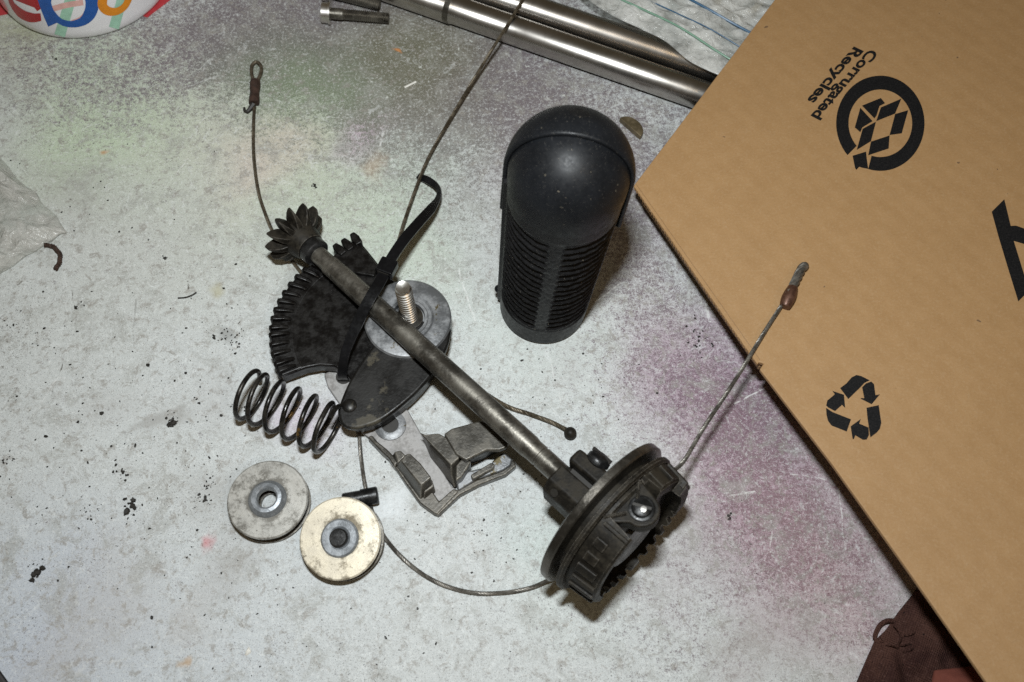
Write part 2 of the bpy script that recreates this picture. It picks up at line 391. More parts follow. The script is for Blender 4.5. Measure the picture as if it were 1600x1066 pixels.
for x, y, rr, k, cc in ((355, 525, 5, .6, (.2, .2, .19)), (268, 655, 6, .6, (.3, .29, .27)), (135, 485, 4, .3, (.3, .3, .28)), (110, 290, 22, .25, (.3, .29, .27)), (345, 790, 14, .4, (.3, .29, .27)), (365, 880, 14, .35, (.32, .3, .28)), (70, 70, 14, .4, (.3, .3, .18)), (336, 432, 5, .5, (.42, .38, .2)), (195, 612, 12, .25, (.38, .37, .35)), (900, 790, 14, .2, (.36, .36, .34)), (1060, 880, 22, .3, (.36, .34, .33)), (600, 245, 8, .4, (.50, .36, .24)), (320, 620, 16, .25, (.36, .35, .34)), (870, 560, 16, .2, (.38, .36, .36)), (118, 70, 4, .6, (.3, .14, .08)), (160, 232, 2.5, .7, (.5, .25, .1)), (630, 98, 1.6, .9, (.6, .25, .08)), (327, 852, 2.2, .7, (.6, .25, .27)), (315, 1032, 2, .7, (.5, .33, .18))):
    c = t.mix(t.math('MULTIPLY', blob(x, y, rr, .9), k), c, cc)
c = t.mix(t.math('MULTIPLY', blob(603, 790, 8, .7), .5), c, (.80, .84, .86))
c = t.mix(t.math('MULTIPLY', blob(318, 963, 13, .9), .25), c, (.36, .30, .25))
c = t.mix(t.math('MULTIPLY', blob(150, 960, 30, .9), .30), c, (.42, .38, .34))
c = t.mix(t.math('MULTIPLY', blob(1190, 1010, 22, .9), .40), c, (.36, .30, .30))
t.set(Base_Color=c, Roughness=t.rng(g2, .3, .7, .45, .62)); t.b.inputs['Specular IOR Level'].default_value = .35
t.bump(g, .6, .0004); M['bench'] = t.m

t = NT('dark_edge'); n1 = t.noise(200, 4); t.set(Base_Color=t.mix(n1, (.02, .018, .018), (.05, .045, .045)), Roughness=.6); M['edge'] = t.m
t = NT('floor_dark'); n1 = t.noise(20, 4); t.set(Base_Color=t.mix(n1, (.05, .045, .04), (.1, .09, .08)), Roughness=.8); M['floor'] = t.m
t = NT('mug_glaze'); n1 = t.noise(60, 2); t.set(Base_Color=t.mix(n1, (.74, .72, .75), (.80, .78, .80)), Roughness=.18); t.b.inputs['Coat Weight'].default_value = .4; M['glaze'] = t.m
def flat(name, c, r=.3):
    t = NT(name); n1 = t.noise(300, 3); t.set(Base_Color=t.mix(t.rng(n1, .3, .7), c, tuple(x*.85 for x in c)), Roughness=r); return t.m
M['red'] = flat('red_print', (.42, .008, .014)); M['blue'] = flat('blue_print', (.012, .09, .36)); M['orange'] = flat('orange_print', (.72, .25, .01))
M['green'] = flat('pale_green_print', (.36, .60, .46)); M['pink'] = flat('pale_pink_print', (.72, .42, .38)); M['redcard'] = flat('red_card', (.50, .05, .06), .5)
M['zipblue'] = flat('blue_zip', (.02, .10, .20)); M['zipgreen'] = flat('green_zip', (.20, .36, .26)); M['white'] = flat('white_flake', (.78, .76, .70), .6)
M['bead'] = flat('gasket_tan', (.55, .45, .30), .5)
t = NT('oily_dirt_and_hole_shade'); n1 = t.noise(900, 4); t.set(Base_Color=t.mix(n1, (.008, .007, .006), (.03, .026, .02)), Roughness=.55); M['dirt'] = t.m  # real crumbs; also painted-in shade of holes, slots and grooves
t = NT('brown_cloth'); mp = t.mapping((1, 1, 1), (0, 0, .5)); wv1 = t.nd('ShaderNodeTexWave'); wv1.inputs['Scale'].default_value = 420; wv1.inputs['Distortion'].default_value = 3; t.link(mp, wv1.inputs['Vector'])
wv2 = t.nd('ShaderNodeTexWave'); wv2.inputs['Scale'].default_value = 380; wv2.inputs['Distortion'].default_value = 3; wv2.bands_direction = 'Y'; t.link(mp, wv2.inputs['Vector'])
n1 = t.noise(60, 5, .7); n2 = t.noise(1400, 3, .7)
c = t.mix(t.rng(n1, .35, .65), (.042, .018, .015), (.085, .04, .03)); c = t.mix(t.rng(n2, .5, .75, 0, .6), c, (.15, .085, .07))
hole = t.rng(t.noise(520, 2, .5), .70, .73); c = t.mix(hole, c, (.006, .004, .004))
wvm = t.math('MULTIPLY', wv1.outputs['Fac'], wv2.outputs['Fac'])
t.set(Base_Color=c, Roughness=.92); t.b.inputs['Specular IOR Level'].default_value = .15
t.bump(t.math('ADD', wvm, n2), .8, .0006); M['cloth'] = t.m
t = NT('red_cloth'); n1 = t.noise(300, 5, .7); t.set(Base_Color=t.mix(n1, (.10, .022, .014), (.20, .058, .036)), Roughness=.9); t.bump(n1, .6, .0005); M['redcloth'] = t.m
def film(name, tint, alpha, rough=.12, haze=.5):
    t = NT(name); out = t.t.nodes['Material Output']
    tr = t.nd('ShaderNodeBsdfTransparent'); tr.inputs[0].default_value = (.96, .97, .96, 1)
    t.set(Base_Color=tint, Roughness=rough); n1 = t.noise(60, 5, .65); n2 = t.noise(500, 3)
    n7 = t.noise(160, 4, .6, None, 1.2); t.bump(t.math('ADD', t.math('ADD', n1, n7), t.math('MULTIPLY', n2, .12)), .8, .0025)
    mx = t.nd('ShaderNodeMixShader'); t.link(t.rng(n1, .35, .68, alpha-haze*.4, alpha+haze*.4), mx.inputs[0])
    t.link(tr.outputs[0], mx.inputs[1]); t.link(t.b.outputs[0], mx.inputs[2]); t.link(mx.outputs[0], out.inputs['Surface']); return t.m
M['bag'] = film('clear_bag', (.70, .70, .67), .50, .08, .8); M['bagdirty'] = film('dusty_bag', (.66, .64, .60), .30, .16, .45)

# ------------------------------------------------------------------ the setting
mb = MB()
A, B = at(-45, 985), at(45, 1110)                     # the bench corner comes into view bottom left
poly = [A, B, B+(B-A)*4, Vector((900, -900, 0)), Vector((900, 1500, 0)), Vector((-1200, 1500, 0)), A+(A-B)*4]
prism(mb, poly, -28)
tag(mb.build('table_top', M['bench']), kind='structure')
mb = MB(); e = (B-A).normalized(); nn = Vector((e.y, -e.x, 0))
if nn.dot(A) < 0: nn = -nn
q = [A-e*300, B+e*300]
outw = Vector((-abs(nn.x), -abs(nn.y), 0))
box(mb, A, (e, outw, Vector((0, 0, 1))), (-400, .3, -26), (400, 3.0, .6))
tag(mb.build('table_edge_trim', M['edge'], bevel=.8), kind='structure')
mb = MB(); box(mb, Vector((0, 0, -740)), (Vector((1, 0, 0)), Vector((0, 1, 0)), Vector((0, 0, 1))), (-3000, -3000, -20), (3000, 3000, 0))
tag(mb.build('floor', M['floor']), kind='structure')

# ------------------------------------------------------------------ carton
P1, Pn, P3, Q = at(990, 290, 17), at(1183, 570, 21.0), at(1540, 1066, 40), at(1210, 0, 22)
N = (P3-P1).cross(Q-P1).normalized(); N = N if N.z > 0 else -N
carton = thing('shipping_carton', Vector((P1.x+180, P1.y-60, 0)), 'brown shipping carton with black recycling marks on its tilted top', 'carton')
def cp(x, y, off=0.0): return onplane(x, y, P1+N*off, N)
# top panel: short outer flap edge P1-Pn with raw cut edge, then a folded edge
def slab(mb, top, th):
    m = len(top); bot = [p-N*th for p in top]
    return mb.add(list(top)+bot, [tuple(range(m)), tuple(range(m, 2*m))[::-1]]+[(i, (i+1) % m, m+(i+1) % m, m+i) for i in range(m)])
edge = []
for k in range(41):
    f = k/40; p = cp(990, 290).lerp(cp(1183, 569), f); edge.append(p + (noise.noise(p*.35)*.28)*Vector((.8, -.5, 0)))
far = [cp(1186, 566), cp(1193, 568), cp(1187, 577), cp(1300, 725), cp(1420, 893), cp(1540, 1064), cp(1680, 1262), cp(2200, 1100), cp(2000, -300), cp(1430, -290)]
edge2 = []
for k in range(30):
    f = k/30; p = cp(1430, -290).lerp(cp(990, 290), f); edge2.append(p + noise.noise(p*.25)*.3*Vector((.8, .5, 0)))
mb = MB(); slab(mb, edge+far+edge2[1:], 2.2); top_panel = mb.build('top_panel', M['kraft'], carton, bevel=.6)
# raw fluted edge: dark core line with liner above and below
mb = MB(); pth = [p - N*1.1 + Vector((-.8, -.55, 0)).normalized()*.02 for p in edge[:-1]]
fl_pts = []
for k in range(240):
    f = k/239*(len(pth)-1); i = min(int(f), len(pth)-2); p = pth[i].lerp(pth[i+1], f-i)
    fl_pts.append(p + N*math.sin(k*1.35)*.75)
tube(mb, fl_pts, .22, 5); mb.build('fluting', M['kraft_in'], carton)
mb = MB(); sl = [cp(994, 288, .0).lerp(cp(1187, 562, .0), f) + noise.noise(Vector((f*40, 3, 0)))*Vector((.15, -.1, 0)) for f in np.linspace(0, 1, 60)]
tube(mb, sl, .17, 5); mb.build('crease', M['kraft_in'], carton)
# flap below, torn a little past the fold
mb = MB(); slab(mb, [cp(1003, 312, -3.9), cp(1186, 573, -3.9), cp(1194, 571, -3.9), cp(1250, 640, -3.9), cp(1400, 500, -3.9), cp(1190, 300, -3.9)], 3.0)
mb.build('inner_flap', M['kraft_in'], carton, bevel=.3)
# body walls, set back under the overhanging top
mb = MB(); cc = [cp(1130, 240, -7), cp(1260, 420, -7), cp(1680, 1010, -7), cp(2150, 1040, -7), cp(1960, -180, -7), cp(1440, -180, -7)]
vs = cc+[Vector((p.x, p.y, 0.2)) for p in cc]; m_ = len(cc)
mb.add(vs, [tuple(range(m_)), tuple(range(m_, 2*m_))[::-1]]+[(i, (i+1) % m_, m_+(i+1) % m_, m_+i) for i in range(m_)])
mb.build('carton_body', M['kraft_in'], carton, bevel=.8)
# flat print on the carton
def ink(polys, name, sub=None):
    mb = MB()
    for pl in polys:
        mb.add([cp(x, y, .06) for x, y in pl], [tuple(range(len(pl)))])
    o = mb.build(name, M['ink'], carton); return o
def zz(pts, ox, oy, s): return [(ox+x/s, oy+y/s) for x, y in pts]
def arcband(cx, cy, ro, ri, a0, a1, k=40, rot=0, e=(1, 1), ein=(1, 1), cin=(0, 0)):
    o = []; i_ = []
    for j in range(k+1):
        a = math.radians(a0+(a1-a0)*j/k)
        o.append((cx+math.cos(a)*ro*e[0], cy+math.sin(a)*ro*e[1])); i_.append((cx+cin[0]+math.cos(a)*ri*ein[0], cy+cin[1]+math.sin(a)*ri*ein[1]))
    return [[o[j], o[j+1], i_[j+1], i_[j]] for j in range(k)]
S1 = (1240, 60, 4.633)
ring = arcband(628, 615, 330, 235, 138, 466, 60, e=(.97, 1.045), ein=(.98, 1.04))
ring += [[(427, 850), (525, 820), (528, 856), (540, 945), (500, 938), (475, 930), (455, 952), (445, 940)]]
shapes = [[(495, 487), (632, 432), (662, 470), (622, 490), (600, 560), (585, 580)],
          [(483, 503), (572, 600), (498, 645), (483, 680), (443, 645)],
          [(632, 500), (780, 437), (735, 545), (598, 600)],
          [(735, 548), (830, 520), (783, 688), (695, 700)],
          [(500, 655), (597, 603), (560, 745), (457, 808)],
          [(560, 748), (695, 703), (688, 798), (540, 847)]]
ink([zz(p, *S1) for p in ring+shapes], 'corrugated_logo')
S2 = (1270, 570, 8.2)
rec = [[(350, 300), (430, 240), (500, 160), (560, 132), (620, 145), (730, 200), (660, 235), (600, 300), (455, 440)],
       [(632, 290), (680, 240), (750, 215), (785, 250), (803, 390), (860, 380), (755, 507), (610, 435), (625, 427), (660, 430)],
       [(688, 552), (845, 518), (878, 745), (860, 820), (820, 870), (738, 932), (728, 870), (700, 680)],
       [(485, 790), (615, 695), (595, 755), (715, 805), (720, 900), (690, 960), (640, 962), (545, 905), (525, 955), (510, 950)],
       [(170, 552), (250, 605), (490, 700), (435, 857), (240, 780), (195, 720), (175, 640)],
       [(250, 335), (400, 385), (415, 555), (375, 515), (285, 595), (200, 550), (172, 525), (185, 460), (275, 385), (280, 375)]]
ink([zz(p, *S2) for p in rec], 'recycling_arrows')
S3 = (1400, 250, 4.265)
ink([zz([(638, 345), (722, 262), (765, 440), (785, 540), (1000, 1340), (815, 943)][:4]+[(853, 760), (853, 905), (815, 943), (740, 700), (680, 500)], *S3),
     zz([(853, 760), (930, 990), (853, 905)], *S3), zz([(765, 440), (800, 438), (1150, 560), (1150, 660), (853, 560), (785, 540)], *S3)], 'large_print_letter')
def print_text(s, p0, p1, hgt_px, name):
    cu = bpy.data.curves.new(name, 'FONT'); cu.body = s; cu.offset = 0.034; cu.size = 1; cu.resolution_u = 4
    to = bpy.data.objects.new(name+'_tmp', cu); col.objects.link(to)
    dg = bpy.context.evaluated_depsgraph_get(); me = bpy.data.meshes.new_from_object(to.evaluated_get(dg))
    bpy.data.objects.remove(to)
    xs = [v.co.x for v in me.vertices]; x0, x1 = min(xs), max(xs)
    a, b = cp(*p0, .06), cp(*p1, .06); ex = (b-a)/(x1-x0); L = (b-a).length
    up = N.cross(ex).normalized()
    # px height converted on the plane
    hp = (cp(p0[0]+hgt_px[0], p0[1]+hgt_px[1], .06)-a).length
    m2 = MB(); m2.add([a+ex*(v.co.x-x0)+up*(v.co.y/0.73*hp) for v in me.vertices], [tuple(p.vertices) for p in me.polygons])
    bpy.data.meshes.remove(me)
    return m2.build(name, M['ink'], carton)
print_text('Corrugated', (1358.7, 76.6), (1267, 181), (11.2, 10.3), 'print_line')
print_text('Recycles', (1335, 73), (1261, 156.5), (11.2, 10.3), 'print_line')

# ------------------------------------------------------------------ rods, bolts, clear bag (back of the bench)
def rod(p0, p1, r, label, steps):
    a, b = at(*p0, r), at(*p1, r); a.z = b.z = r + .6; L = (b-a).length; d = (b-a).normalized()
    t_ = thing('steel_rod', Vector((a.x, a.y, 0)), label, 'rod', 'bright steel rods at the back of the bench')
    mb = MB(); lathe(mb, a, d, [(t*L, q) for t, q in steps], 64, caps=True); mb.build('rod_body', M['rod'], t_, sharp=50)
    return t_, a, d, L
def tx(p0, p1, x): return (x-p0[0])/(p1[0]-p0[0])
p0, p1 = (440, -77), (1150, 169)
t_, a, d, L = rod(p0, p1, 6.9, 'front steel rod with a thicker left end, cable lying across it', [(0, 7.4), (.395, 7.4), (.397, 6.9), (.56, 6.9), (.995, 6.9), (1.0, 6.3)])
mb = MB(); lathe(mb, a+d*(L*.383), d, [(0, 7.52), (L*.012, 7.52)], 64); mb.build('shoulder_ring', M['steel'], t_)
p0, p1 = (560, -74), (1200, 140)
t_, a, d, L = rod(p0, p1, 6.9, 'rear steel rod partly covered by the clear zip bag', [(0, 7.3), (.28, 7.3), (.283, 6.9), (.995, 6.9), (1.0, 6.3)])
mb = MB(); lathe(mb, a+d*(L*.30), d, [(0, 7.05), (L*.008, 7.05)], 64); mb.build('shoulder_ring', M['gunmetal'], t_)

def bolt(hp, tp, label, r=2.7, rh=5.4):
    a, b = at(*hp, 5), at(*tp, 4); a.z = rh+.1; b.z = r*1.2+1; d = (b-a).normalized(); L = (b-a).length
    t_ = thing('machine_bolt', Vector((a.x, a.y, 0)), label, 'bolt', 'rusty bolts beside the rods')
    mb = MB(); lathe(mb, a, d, [(-4.5, rh*.78), (-4.2, rh*.9), (-.9, rh*.9), (-.9, rh), (0, rh), (0, r)], 6 if False else 24); 
    mb.build('bolt_head', M['stud'], t_, sharp=30)
    mb = MB(); lathe(mb, a+d*-4.7, d, [(0, rh*.35), (.3, rh*.6), (.4, rh*.7)], 6); mb.build('socket', M['gunmetal'], t_)
    mb = MB(); pr = []; x = 0
    while x < L:
        pr += [(x, r), (x+.5, r*1.0 if x < L*.2 else r*.84)]; x += 1.0
    pr.append((L, r*.7)); lathe(mb, a, d, pr, 24); mb.build('threaded_shank', M['steel'], t_, sharp=20)
bolt((517, 22), (608, 29), 'nearer rusty bolt with flanged head at the top edge')
bolt((520, -10), (592, 9), 'second bolt cut by the top edge, above the nearer one')

# clear bag over the rear rod
def sheet(mb, outline_fn, nu, nv, hfn):
    vs = []; fs = []
    for j in range(nv+1):
        for i in range(nu+1):
            u, v = i/nu, j/nv; p = outline_fn(u, v); vs.append(Vector((p.x, p.y, hfn(p, u, v))))
    for j in range(nv):
        for i in range(nu):
            a = j*(nu+1)+i; fs.append((a, a+1, a+nu+2, a+nu+1))
    return mb.add(vs, fs)
edgep = catmull([Vector((860, -40, 0)), Vector((905, 10, 0)), Vector((950, 42, 0)), Vector((1000, 66, 0)), Vector((1035, 84, 0)), Vector((1068, 112, 0)), Vector((1098, 128, 0)), Vector((1150, 150, 0))], 6)
def bagxy(u, v):
    i = u*(len(edgep)-1); k = min(int(i), len(edgep)-2); e_ = edgep[k].lerp(edgep[k+1], i-k)
    q = Vector((1010+u*300, -330+u*230, 0)); p = e_.lerp(q, v); return at(p.x, p.y, 8)
def bagh(p, u, v):
    f = min(1, v*9); wr = noise.noise(p*.03)*3.0 + noise.noise(p*.12)*1.0 + noise.noise(Vector((p.x*.06+p.y*.2, p.y*.05-p.x*.15, 3)))*2.0
    base = 15.2 + 3.5*math.sin(v*5)
    return max(15.0, base + wr*f + 1.0) if v < .3 else max(9, base+wr)
bag = thing('zip_bag', at(1050, 0), 'clear plastic zip bag with blue and green closure lines beside the carton', 'bag')
mb = MB(); sheet(mb, bagxy, 90, 70, bagh); mb.build('film', M['bag'], bag, solid=.12)
def bagpt(px, py, lift=.9):
    p = at(px, py, 16)
    # nearest sheet height
    best = min(((bagxy(i/40, j/40)-p).to_2d().length, i/40, j/40) for i in range(41) for j in range(41))
    return Vector((p.x, p.y, bagh(p, best[1], best[2])+.8))
for pts, r, mt, nm in ((((1045, -8), (1100, 22), (1150, 48), (1190, 70)), .6, 'zipblue', 'blue_closure'), (((985, -8), (1060, 30), (1110, 56), (1170, 90)), .28, 'zipblue', 'blue_closure'),
                   (((940, -12), (1000, 18), (1060, 50), (1120, 88), (1150, 105)), .5, 'zipgreen', 'green_closure')):
    mb = MB(); tube(mb, catmull([bagpt(x, y) for x, y in pts], 3), r, 6); mb.build(nm, M[mt], bag)
# odds and ends inside the bag
for (x, y, r1, r2, hh, mt, lb) in ((1150, 5, 13, 9.5, 5, 'bead', 'tan ring inside the clear bag near the carton edge'), (1090, -22, 10, 6, 6, 'zinc', 'grey metal ring inside the clear bag at the top edge')):
    mb = MB(); c0 = at(x, y, 0); c0.z = .1; ringlathe(mb, c0, Vector((0, 0, 1)), [(0, r2), (hh, r2), (hh, r1), (0, r1)], 40)
    tag(mb.build('loose_ring', M[mt], origin=c0, bevel=.4), lb, 'ring')

# ------------------------------------------------------------------ mug, red card, left bag
RMUG = 43.0
bp = at(119, 66, 0); mc = bp + Vector((-.06, 1, 0)).normalized()*RMUG; mc.z = .35
mug = thing('coffee_mug', Vector((mc.x, mc.y, .35)), 'white mug with big overlapping coloured letters at the top left', 'mug')
mb = MB(); prof = [(0, 37), (.0, 40.2), (.8, 41.6), (2.5, 42.6), (6, 43), (95, 43), (96.5, 42), (95, 40), (8, 39.5), (5, 30), (5, 1)]
lathe(mb, mc, Vector((0, 0, 1)), prof, 128); mb.build('mug_body', M['glaze'], mug)
mb = MB(); hp = [mc+Vector((42*math.cos(2.3), 42*math.sin(2.3), 80)), mc+Vector((64*math.cos(2.3), 64*math.sin(2.3), 78)), mc+Vector((70*math.cos(2.3), 70*math.sin(2.3), 50)), mc+Vector((62*math.cos(2.3), 62*math.sin(2.3), 25)), mc+Vector((42*math.cos(2.3), 42*math.sin(2.3), 20))]
tube(mb, catmull(hp, 2), 5, 16); mb.build('handle', M['glaze'], mug)
def oncyl(px, py, R):
    d = RM @ Vector((px-800, 533-py, -F_PX)); o = CP-mc
    a = d.x**2+d.y**2; b = 2*(o.x*d.x+o.y*d.y); c_ = o.x**2+o.y**2-R*R; D = b*b-4*a*c_
    if D < 0: D = 0
    s = (-b-math.sqrt(D))/(2*a); return CP+d*s
def stroke(pts, w0, name, mt, R, cross=5):
    """pts in px, printed band wrapped on the mug wall"""
    P = catmull([Vector((x, y, 0)) for x, y in pts], 3); vs = []; fs = []
    ws = w0 if isinstance(w0, (list, tuple)) else (w0, w0)
    for i, p in enumerate(P):
        tt = (P[min(i+1, len(P)-1)]-P[max(i-1, 0)]).normalized(); nn_ = Vector((-tt.y, tt.x, 0)); f = i/(len(P)-1)*(len(ws)-1); k = min(int(f), len(ws)-2)
        wd = ws[k]+(ws[k+1]-ws[k])*(f-k)
        for j in range(cross+1):
            q_ = p+nn_*wd*(j/cross-.5); vs.append(oncyl(q_.x, q_.y, R))
    for i in range(len(P)-1):
        for j in range(cross):
            a = i*(cross+1)+j; fs.append((a, a+1, a+cross+2, a+cross+1))
    mb = MB(); mb.add(vs, fs); return mb.build(name, M[mt], mug)
stroke([(112, -8), (104, 20), (93, 56)], 17, 'green_stripe', 'green', 43.04)
stroke([(193, -8), (187, 12), (178, 44)], 16, 'green_stripe', 'green', 43.04)
stroke([(82, 14), (105, 8), (130, 4)], 9, 'pink_stroke', 'pink', 43.07)
stroke([(112, 34), (128, 28), (137, 14), (136, 0)], [4, 7, 7, 6], 'pink_stroke', 'pink', 43.07)
stroke([(14, -6), (20, 8), (34, 22), (50, 28), (64, 27)], [6, 8, 13, 15, 12], 'red_letter', 'red', 43.10)
stroke([(26, -4), (45, 3), (64, 10)], [10, 11, 11], 'red_letter', 'red', 43.12)
stroke([(52, -8), (58, 4), (64, 14)], [16, 17, 14], 'red_letter', 'red', 43.13)
stroke([(66, -8), (74, 16), (84, 38)], [19, 18, 19], 'blue_letter', 'blue', 43.16)
stroke([(140, -10), (144, 4), (141, 20), (130, 33), (112, 38), (95, 34), (82, 22), (75, 8), (77, -8)], [20, 21, 19, 13, 10, 9, 10, 10, 10], 'blue_letter', 'blue', 43.19)
stroke([(162, -8), (160, 8), (168, 17), (182, 18), (195, 10), (203, -6)], [14, 15, 14, 11, 10, 11], 'orange_letter', 'orange', 43.22)
mb = MB(); prism(mb, ppx([(-90, -140), (-90, 20), (0, 24), (60, 12), (205, 20), (230, 27), (268, -2), (300, -30), (310, -150)], .3), .02)
tag(mb.build('red_card', M['redcard'], origin=at(100, -60)), 'red card lying under and behind the white mug', 'card')

lb = thing('small_plastic_bag', at(20, 350), 'dusty clear plastic bag corner at the left edge', 'bag')
def lbxy(u, v):
    a = Vector((-120, 180, 0)).lerp(Vector((-120, 500, 0)), v)
    K = [(-10, 235), (28, 278), (62, 312), (105, 357), (78, 376), (40, 400), (-10, 432)]; f = v*6; k = min(int(f), 5)
    b = Vector((*K[k], 0)).lerp(Vector((*K[k+1], 0)), f-k); b += Vector((noise.noise(Vector((v*9, 1, 0)))*7, noise.noise(Vector((v*9, 5, 0)))*7, 0)); p = a.lerp(b, u); return at(p.x, p.y, 2)
def lbh(p, u, v):
    f = min(1, min(1-u, v, 1-v)*6+.12); return .4 + f*(5+noise.noise(p*.07)*3.5+noise.noise(p*.22)*1.6+abs(noise.noise(Vector((p.x*.10+p.y*.25, p.y*.06, 2))))*3.0)
mb = MB(); sheet(mb, lbxy, 60, 60, lbh); mb.build('film', M['bagdirty'], lb, solid=.15)
mb = MB(); c_ = catmull([at(70, 383, 1.3), at(84, 386, 1.3), at(94, 400, 1.3), at(92, 412, 1.3), at(86, 421, 1.3)], .5)
cable(mb, c_[::6]+[c_[-1]], 1.2, 3.0, 3); tag(mb.build('rusty_wire_bit', M['rust'], origin=at(90, 400)), 'curved rusty bit of twisted wire beside the plastic bag', 'wire')

# ------------------------------------------------------------------ upright rubber grip
G = at(848, 478, 0); G.z = .1
tocam = Vector((CP.x-G.x, CP.y-G.y, 0)).normalized(); fa = math.atan2(tocam.y, tocam.x)
grip = thing('handlebar_grip', Vector((G.x, G.y, 0)), 'black ribbed rubber handlebar grip standing upright with a domed cap', 'grip')
RG = 18.4; ZC = 97.0
def grip_r(phi, z):
    """phi in degrees from the side facing the camera, positive to image right"""
    a = abs(phi); r = RG + z*.018
    if 12.5 < z < 84:
        pw = 0
        for lo, hi in ((6, 76), (100, 170)):
            pw = max(pw, min(1, max(0, (a-lo)/4))*min(1, max(0, (hi-a)/4)))
        ph = (z - 3.2*min(1, max(0, (a-10)/66))**1.5*(1 if phi < 0 else .6))/4.0 + .10*noise.noise(Vector((phi*.05, z*.15, 0)))
        s = (ph % 1.0); rib = (s/.62 if s < .62 else (1-s)/.38)
        ez = min(1, (z-12.5)/2)*min(1, (84-z)/2)
        r += pw*ez*(-1.25+(1.25+.35*noise.noise(Vector((phi*.12, z*.5, 5))))*rib)
        if a < 8: r += ez*(-.35+.3*rib*noise.noise(Vector((phi*.3, z*.4, 2))))
    if 4 < z < 90 and abs(phi+88) < 7:
        r += 1.3*min(1, (7-abs(phi+88))/2)
    if z < 1.2: r -= (1.2-z)*.5
    return r
mb = MB(); nz, na = 420, 300; vs = []; fs = []
for i in range(nz+1):
    z = 92.0*i/nz
    for k in range(na):
        phi = 360*k/na-180; r = grip_r(phi, z); a = fa+math.radians(phi)
        vs.append(G+Vector((math.cos(a)*r, math.sin(a)*r, z)))
for i in range(nz):
    for k in range(na):
        k2 = (k+1) % na; fs.append((i*na+k, i*na+k2, (i+1)*na+k2, (i+1)*na+k))
fs.append(tuple(range(na))[::-1]); mb.add(vs, fs); mb.build('ribbed_sleeve', M['grip'], grip, sharp=60)
e1 = Vector((math.cos(fa), math.sin(fa), 0)); e2 = Vector((-e1.y, e1.x, 0))   # e1 to camera, e2 to image right
# front ball of the cap
def cap(mb, R, zc, zlow, test, res=140, thick=1.4):
    """part of a dome on a short skirt: vertices where test(x forward, y right) holds"""
    rows = []; vs = []; fs = []; idx = {}
    prof = [(R*math.sqrt(1-(.40*(1-k/14))**2), zlow+k*(zc-zlow)/14) for k in range(14)] + [(R*math.cos(math.radians(90*k/40)), zc+R*math.sin(math.radians(90*k/40))) for k in range(41)]
    for i, (r, z) in enumerate(prof):
        for k in range(res):
            a = 2*math.pi*k/res; vs.append((r*math.cos(a), r*math.sin(a), z))
    for i in range(len(prof)-1):
        for k in range(res):
            k2 = (k+1) % res; q = (i*res+k, i*res+k2, (i+1)*res+k2, (i+1)*res+k)
            cx = sum(vs[j][0] for j in q)/4; cy = sum(vs[j][1] for j in q)/4; cz = sum(vs[j][2] for j in q)/4
            if test(cx, cy, cz): fs.append(q)
    used = sorted({j for q in fs for j in q}); mp = {j: i for i, j in enumerate(used)}
    return mb.add([G+e1*vs[j][0]+e2*vs[j][1]+Vector((0, 0, vs[j][2])) for j in used], [tuple(mp[j] for j in q) for q in fs])
mb = MB(); cap(mb, 20.3, ZC, 78, lambda x, y, z: z > 81+4.0*(abs(y)/20)**2 or (abs(y) < 3.4 and x > 0)); mb.build('front_dome', M['dome'], grip)
mb = MB(); prof2 = 0
# rear shell: clean vertical cut plane just behind the axis, built from half circles stacked
vs = []; fs = []; K = 60; cut = .2
rows = [(20.9, z) for z in np.linspace(70, ZC, 12)] + [(20.9*math.cos(a), ZC+20.9*math.sin(a)) for a in np.linspace(0, 1.5, 40)[1:]]
for r, z in rows:
    xx = min(.999, cut/r); a0 = math.acos(xx)
    for k in range(K+1):
        a = a0+(2*math.pi-2*a0)*k/K; vs.append(G+e1*r*math.cos(a)+e2*r*math.sin(a)+Vector((0, 0, z)))
for i in range(len(rows)-1):
    for k in range(K): fs.append((i*(K+1)+k, i*(K+1)+k+1, (i+1)*(K+1)+k+1, (i+1)*(K+1)+k))
fs.append(tuple(range((len(rows)-1)*(K+1), len(rows)*(K+1))))
mb.add(vs, fs); mb.build('rear_shell', M['dome'], grip, solid=2.0, bevel=0)
# round seam bead along the cut
mb = MB(); pth = [G+e2*21.0*math.cos(a)+e1*.2+Vector((0, 0, ZC+21.0*math.sin(a))) for a in np.linspace(0, math.pi, 60)]
pth = [G+e2*21.0+e1*.2+Vector((0, 0, z)) for z in np.linspace(71, ZC-1, 8)] + pth + [G-e2*21.0+e1*.2+Vector((0, 0, z)) for z in np.linspace(ZC-1, 71, 8)]
tube(mb, pth, .95, 10); mb.build('seam_lip', M['dome'], grip)
mb = MB(); a_ = math.radians(25); cN = (-e1*math.sin(a_)+Vector((0, 0, math.cos(a_)))); cc_ = G+Vector((0, 0, ZC))+cN*21.8
lathe(mb, cc_-cN*.5, cN, [(0, 3.3), (.45, 3.3), (.6, 3.0)], 32); mb.build('cap_button', M['grip'], grip)
mb = MB(); a = fa+math.radians(-88); sphere(mb, G+Vector((math.cos(a)*19.6, math.sin(a)*19.6, 10)), 1.7, 16); mb.build('rivet', M['dome'], grip)

grip.rotation_euler = (0, .022, 0); grip.location.z += .0003

# half-moon key
mb = MB(); K0, K1 = at(968, 184, 3.2), at(1001, 213, 3.2); c0 = (K0+K1)/2; r = (K1-K0).length/2; ex = (K1-K0).normalized(); ey = Vector((-ex.y, ex.x, 0)); ey = ey if ey.x > 0 else -ey
pts = [c0+ex*r*math.cos(a)+ey*r*.78*math.sin(a) for a in np.linspace(0, math.pi, 24)]
prism(mb, pts, .1); tag(mb.build('half_moon_key', M['brass'], origin=Vector((c0.x, c0.y, 0)), bevel=.5), 'small olive-brown half-moon key lying behind the rubber grip', 'key')

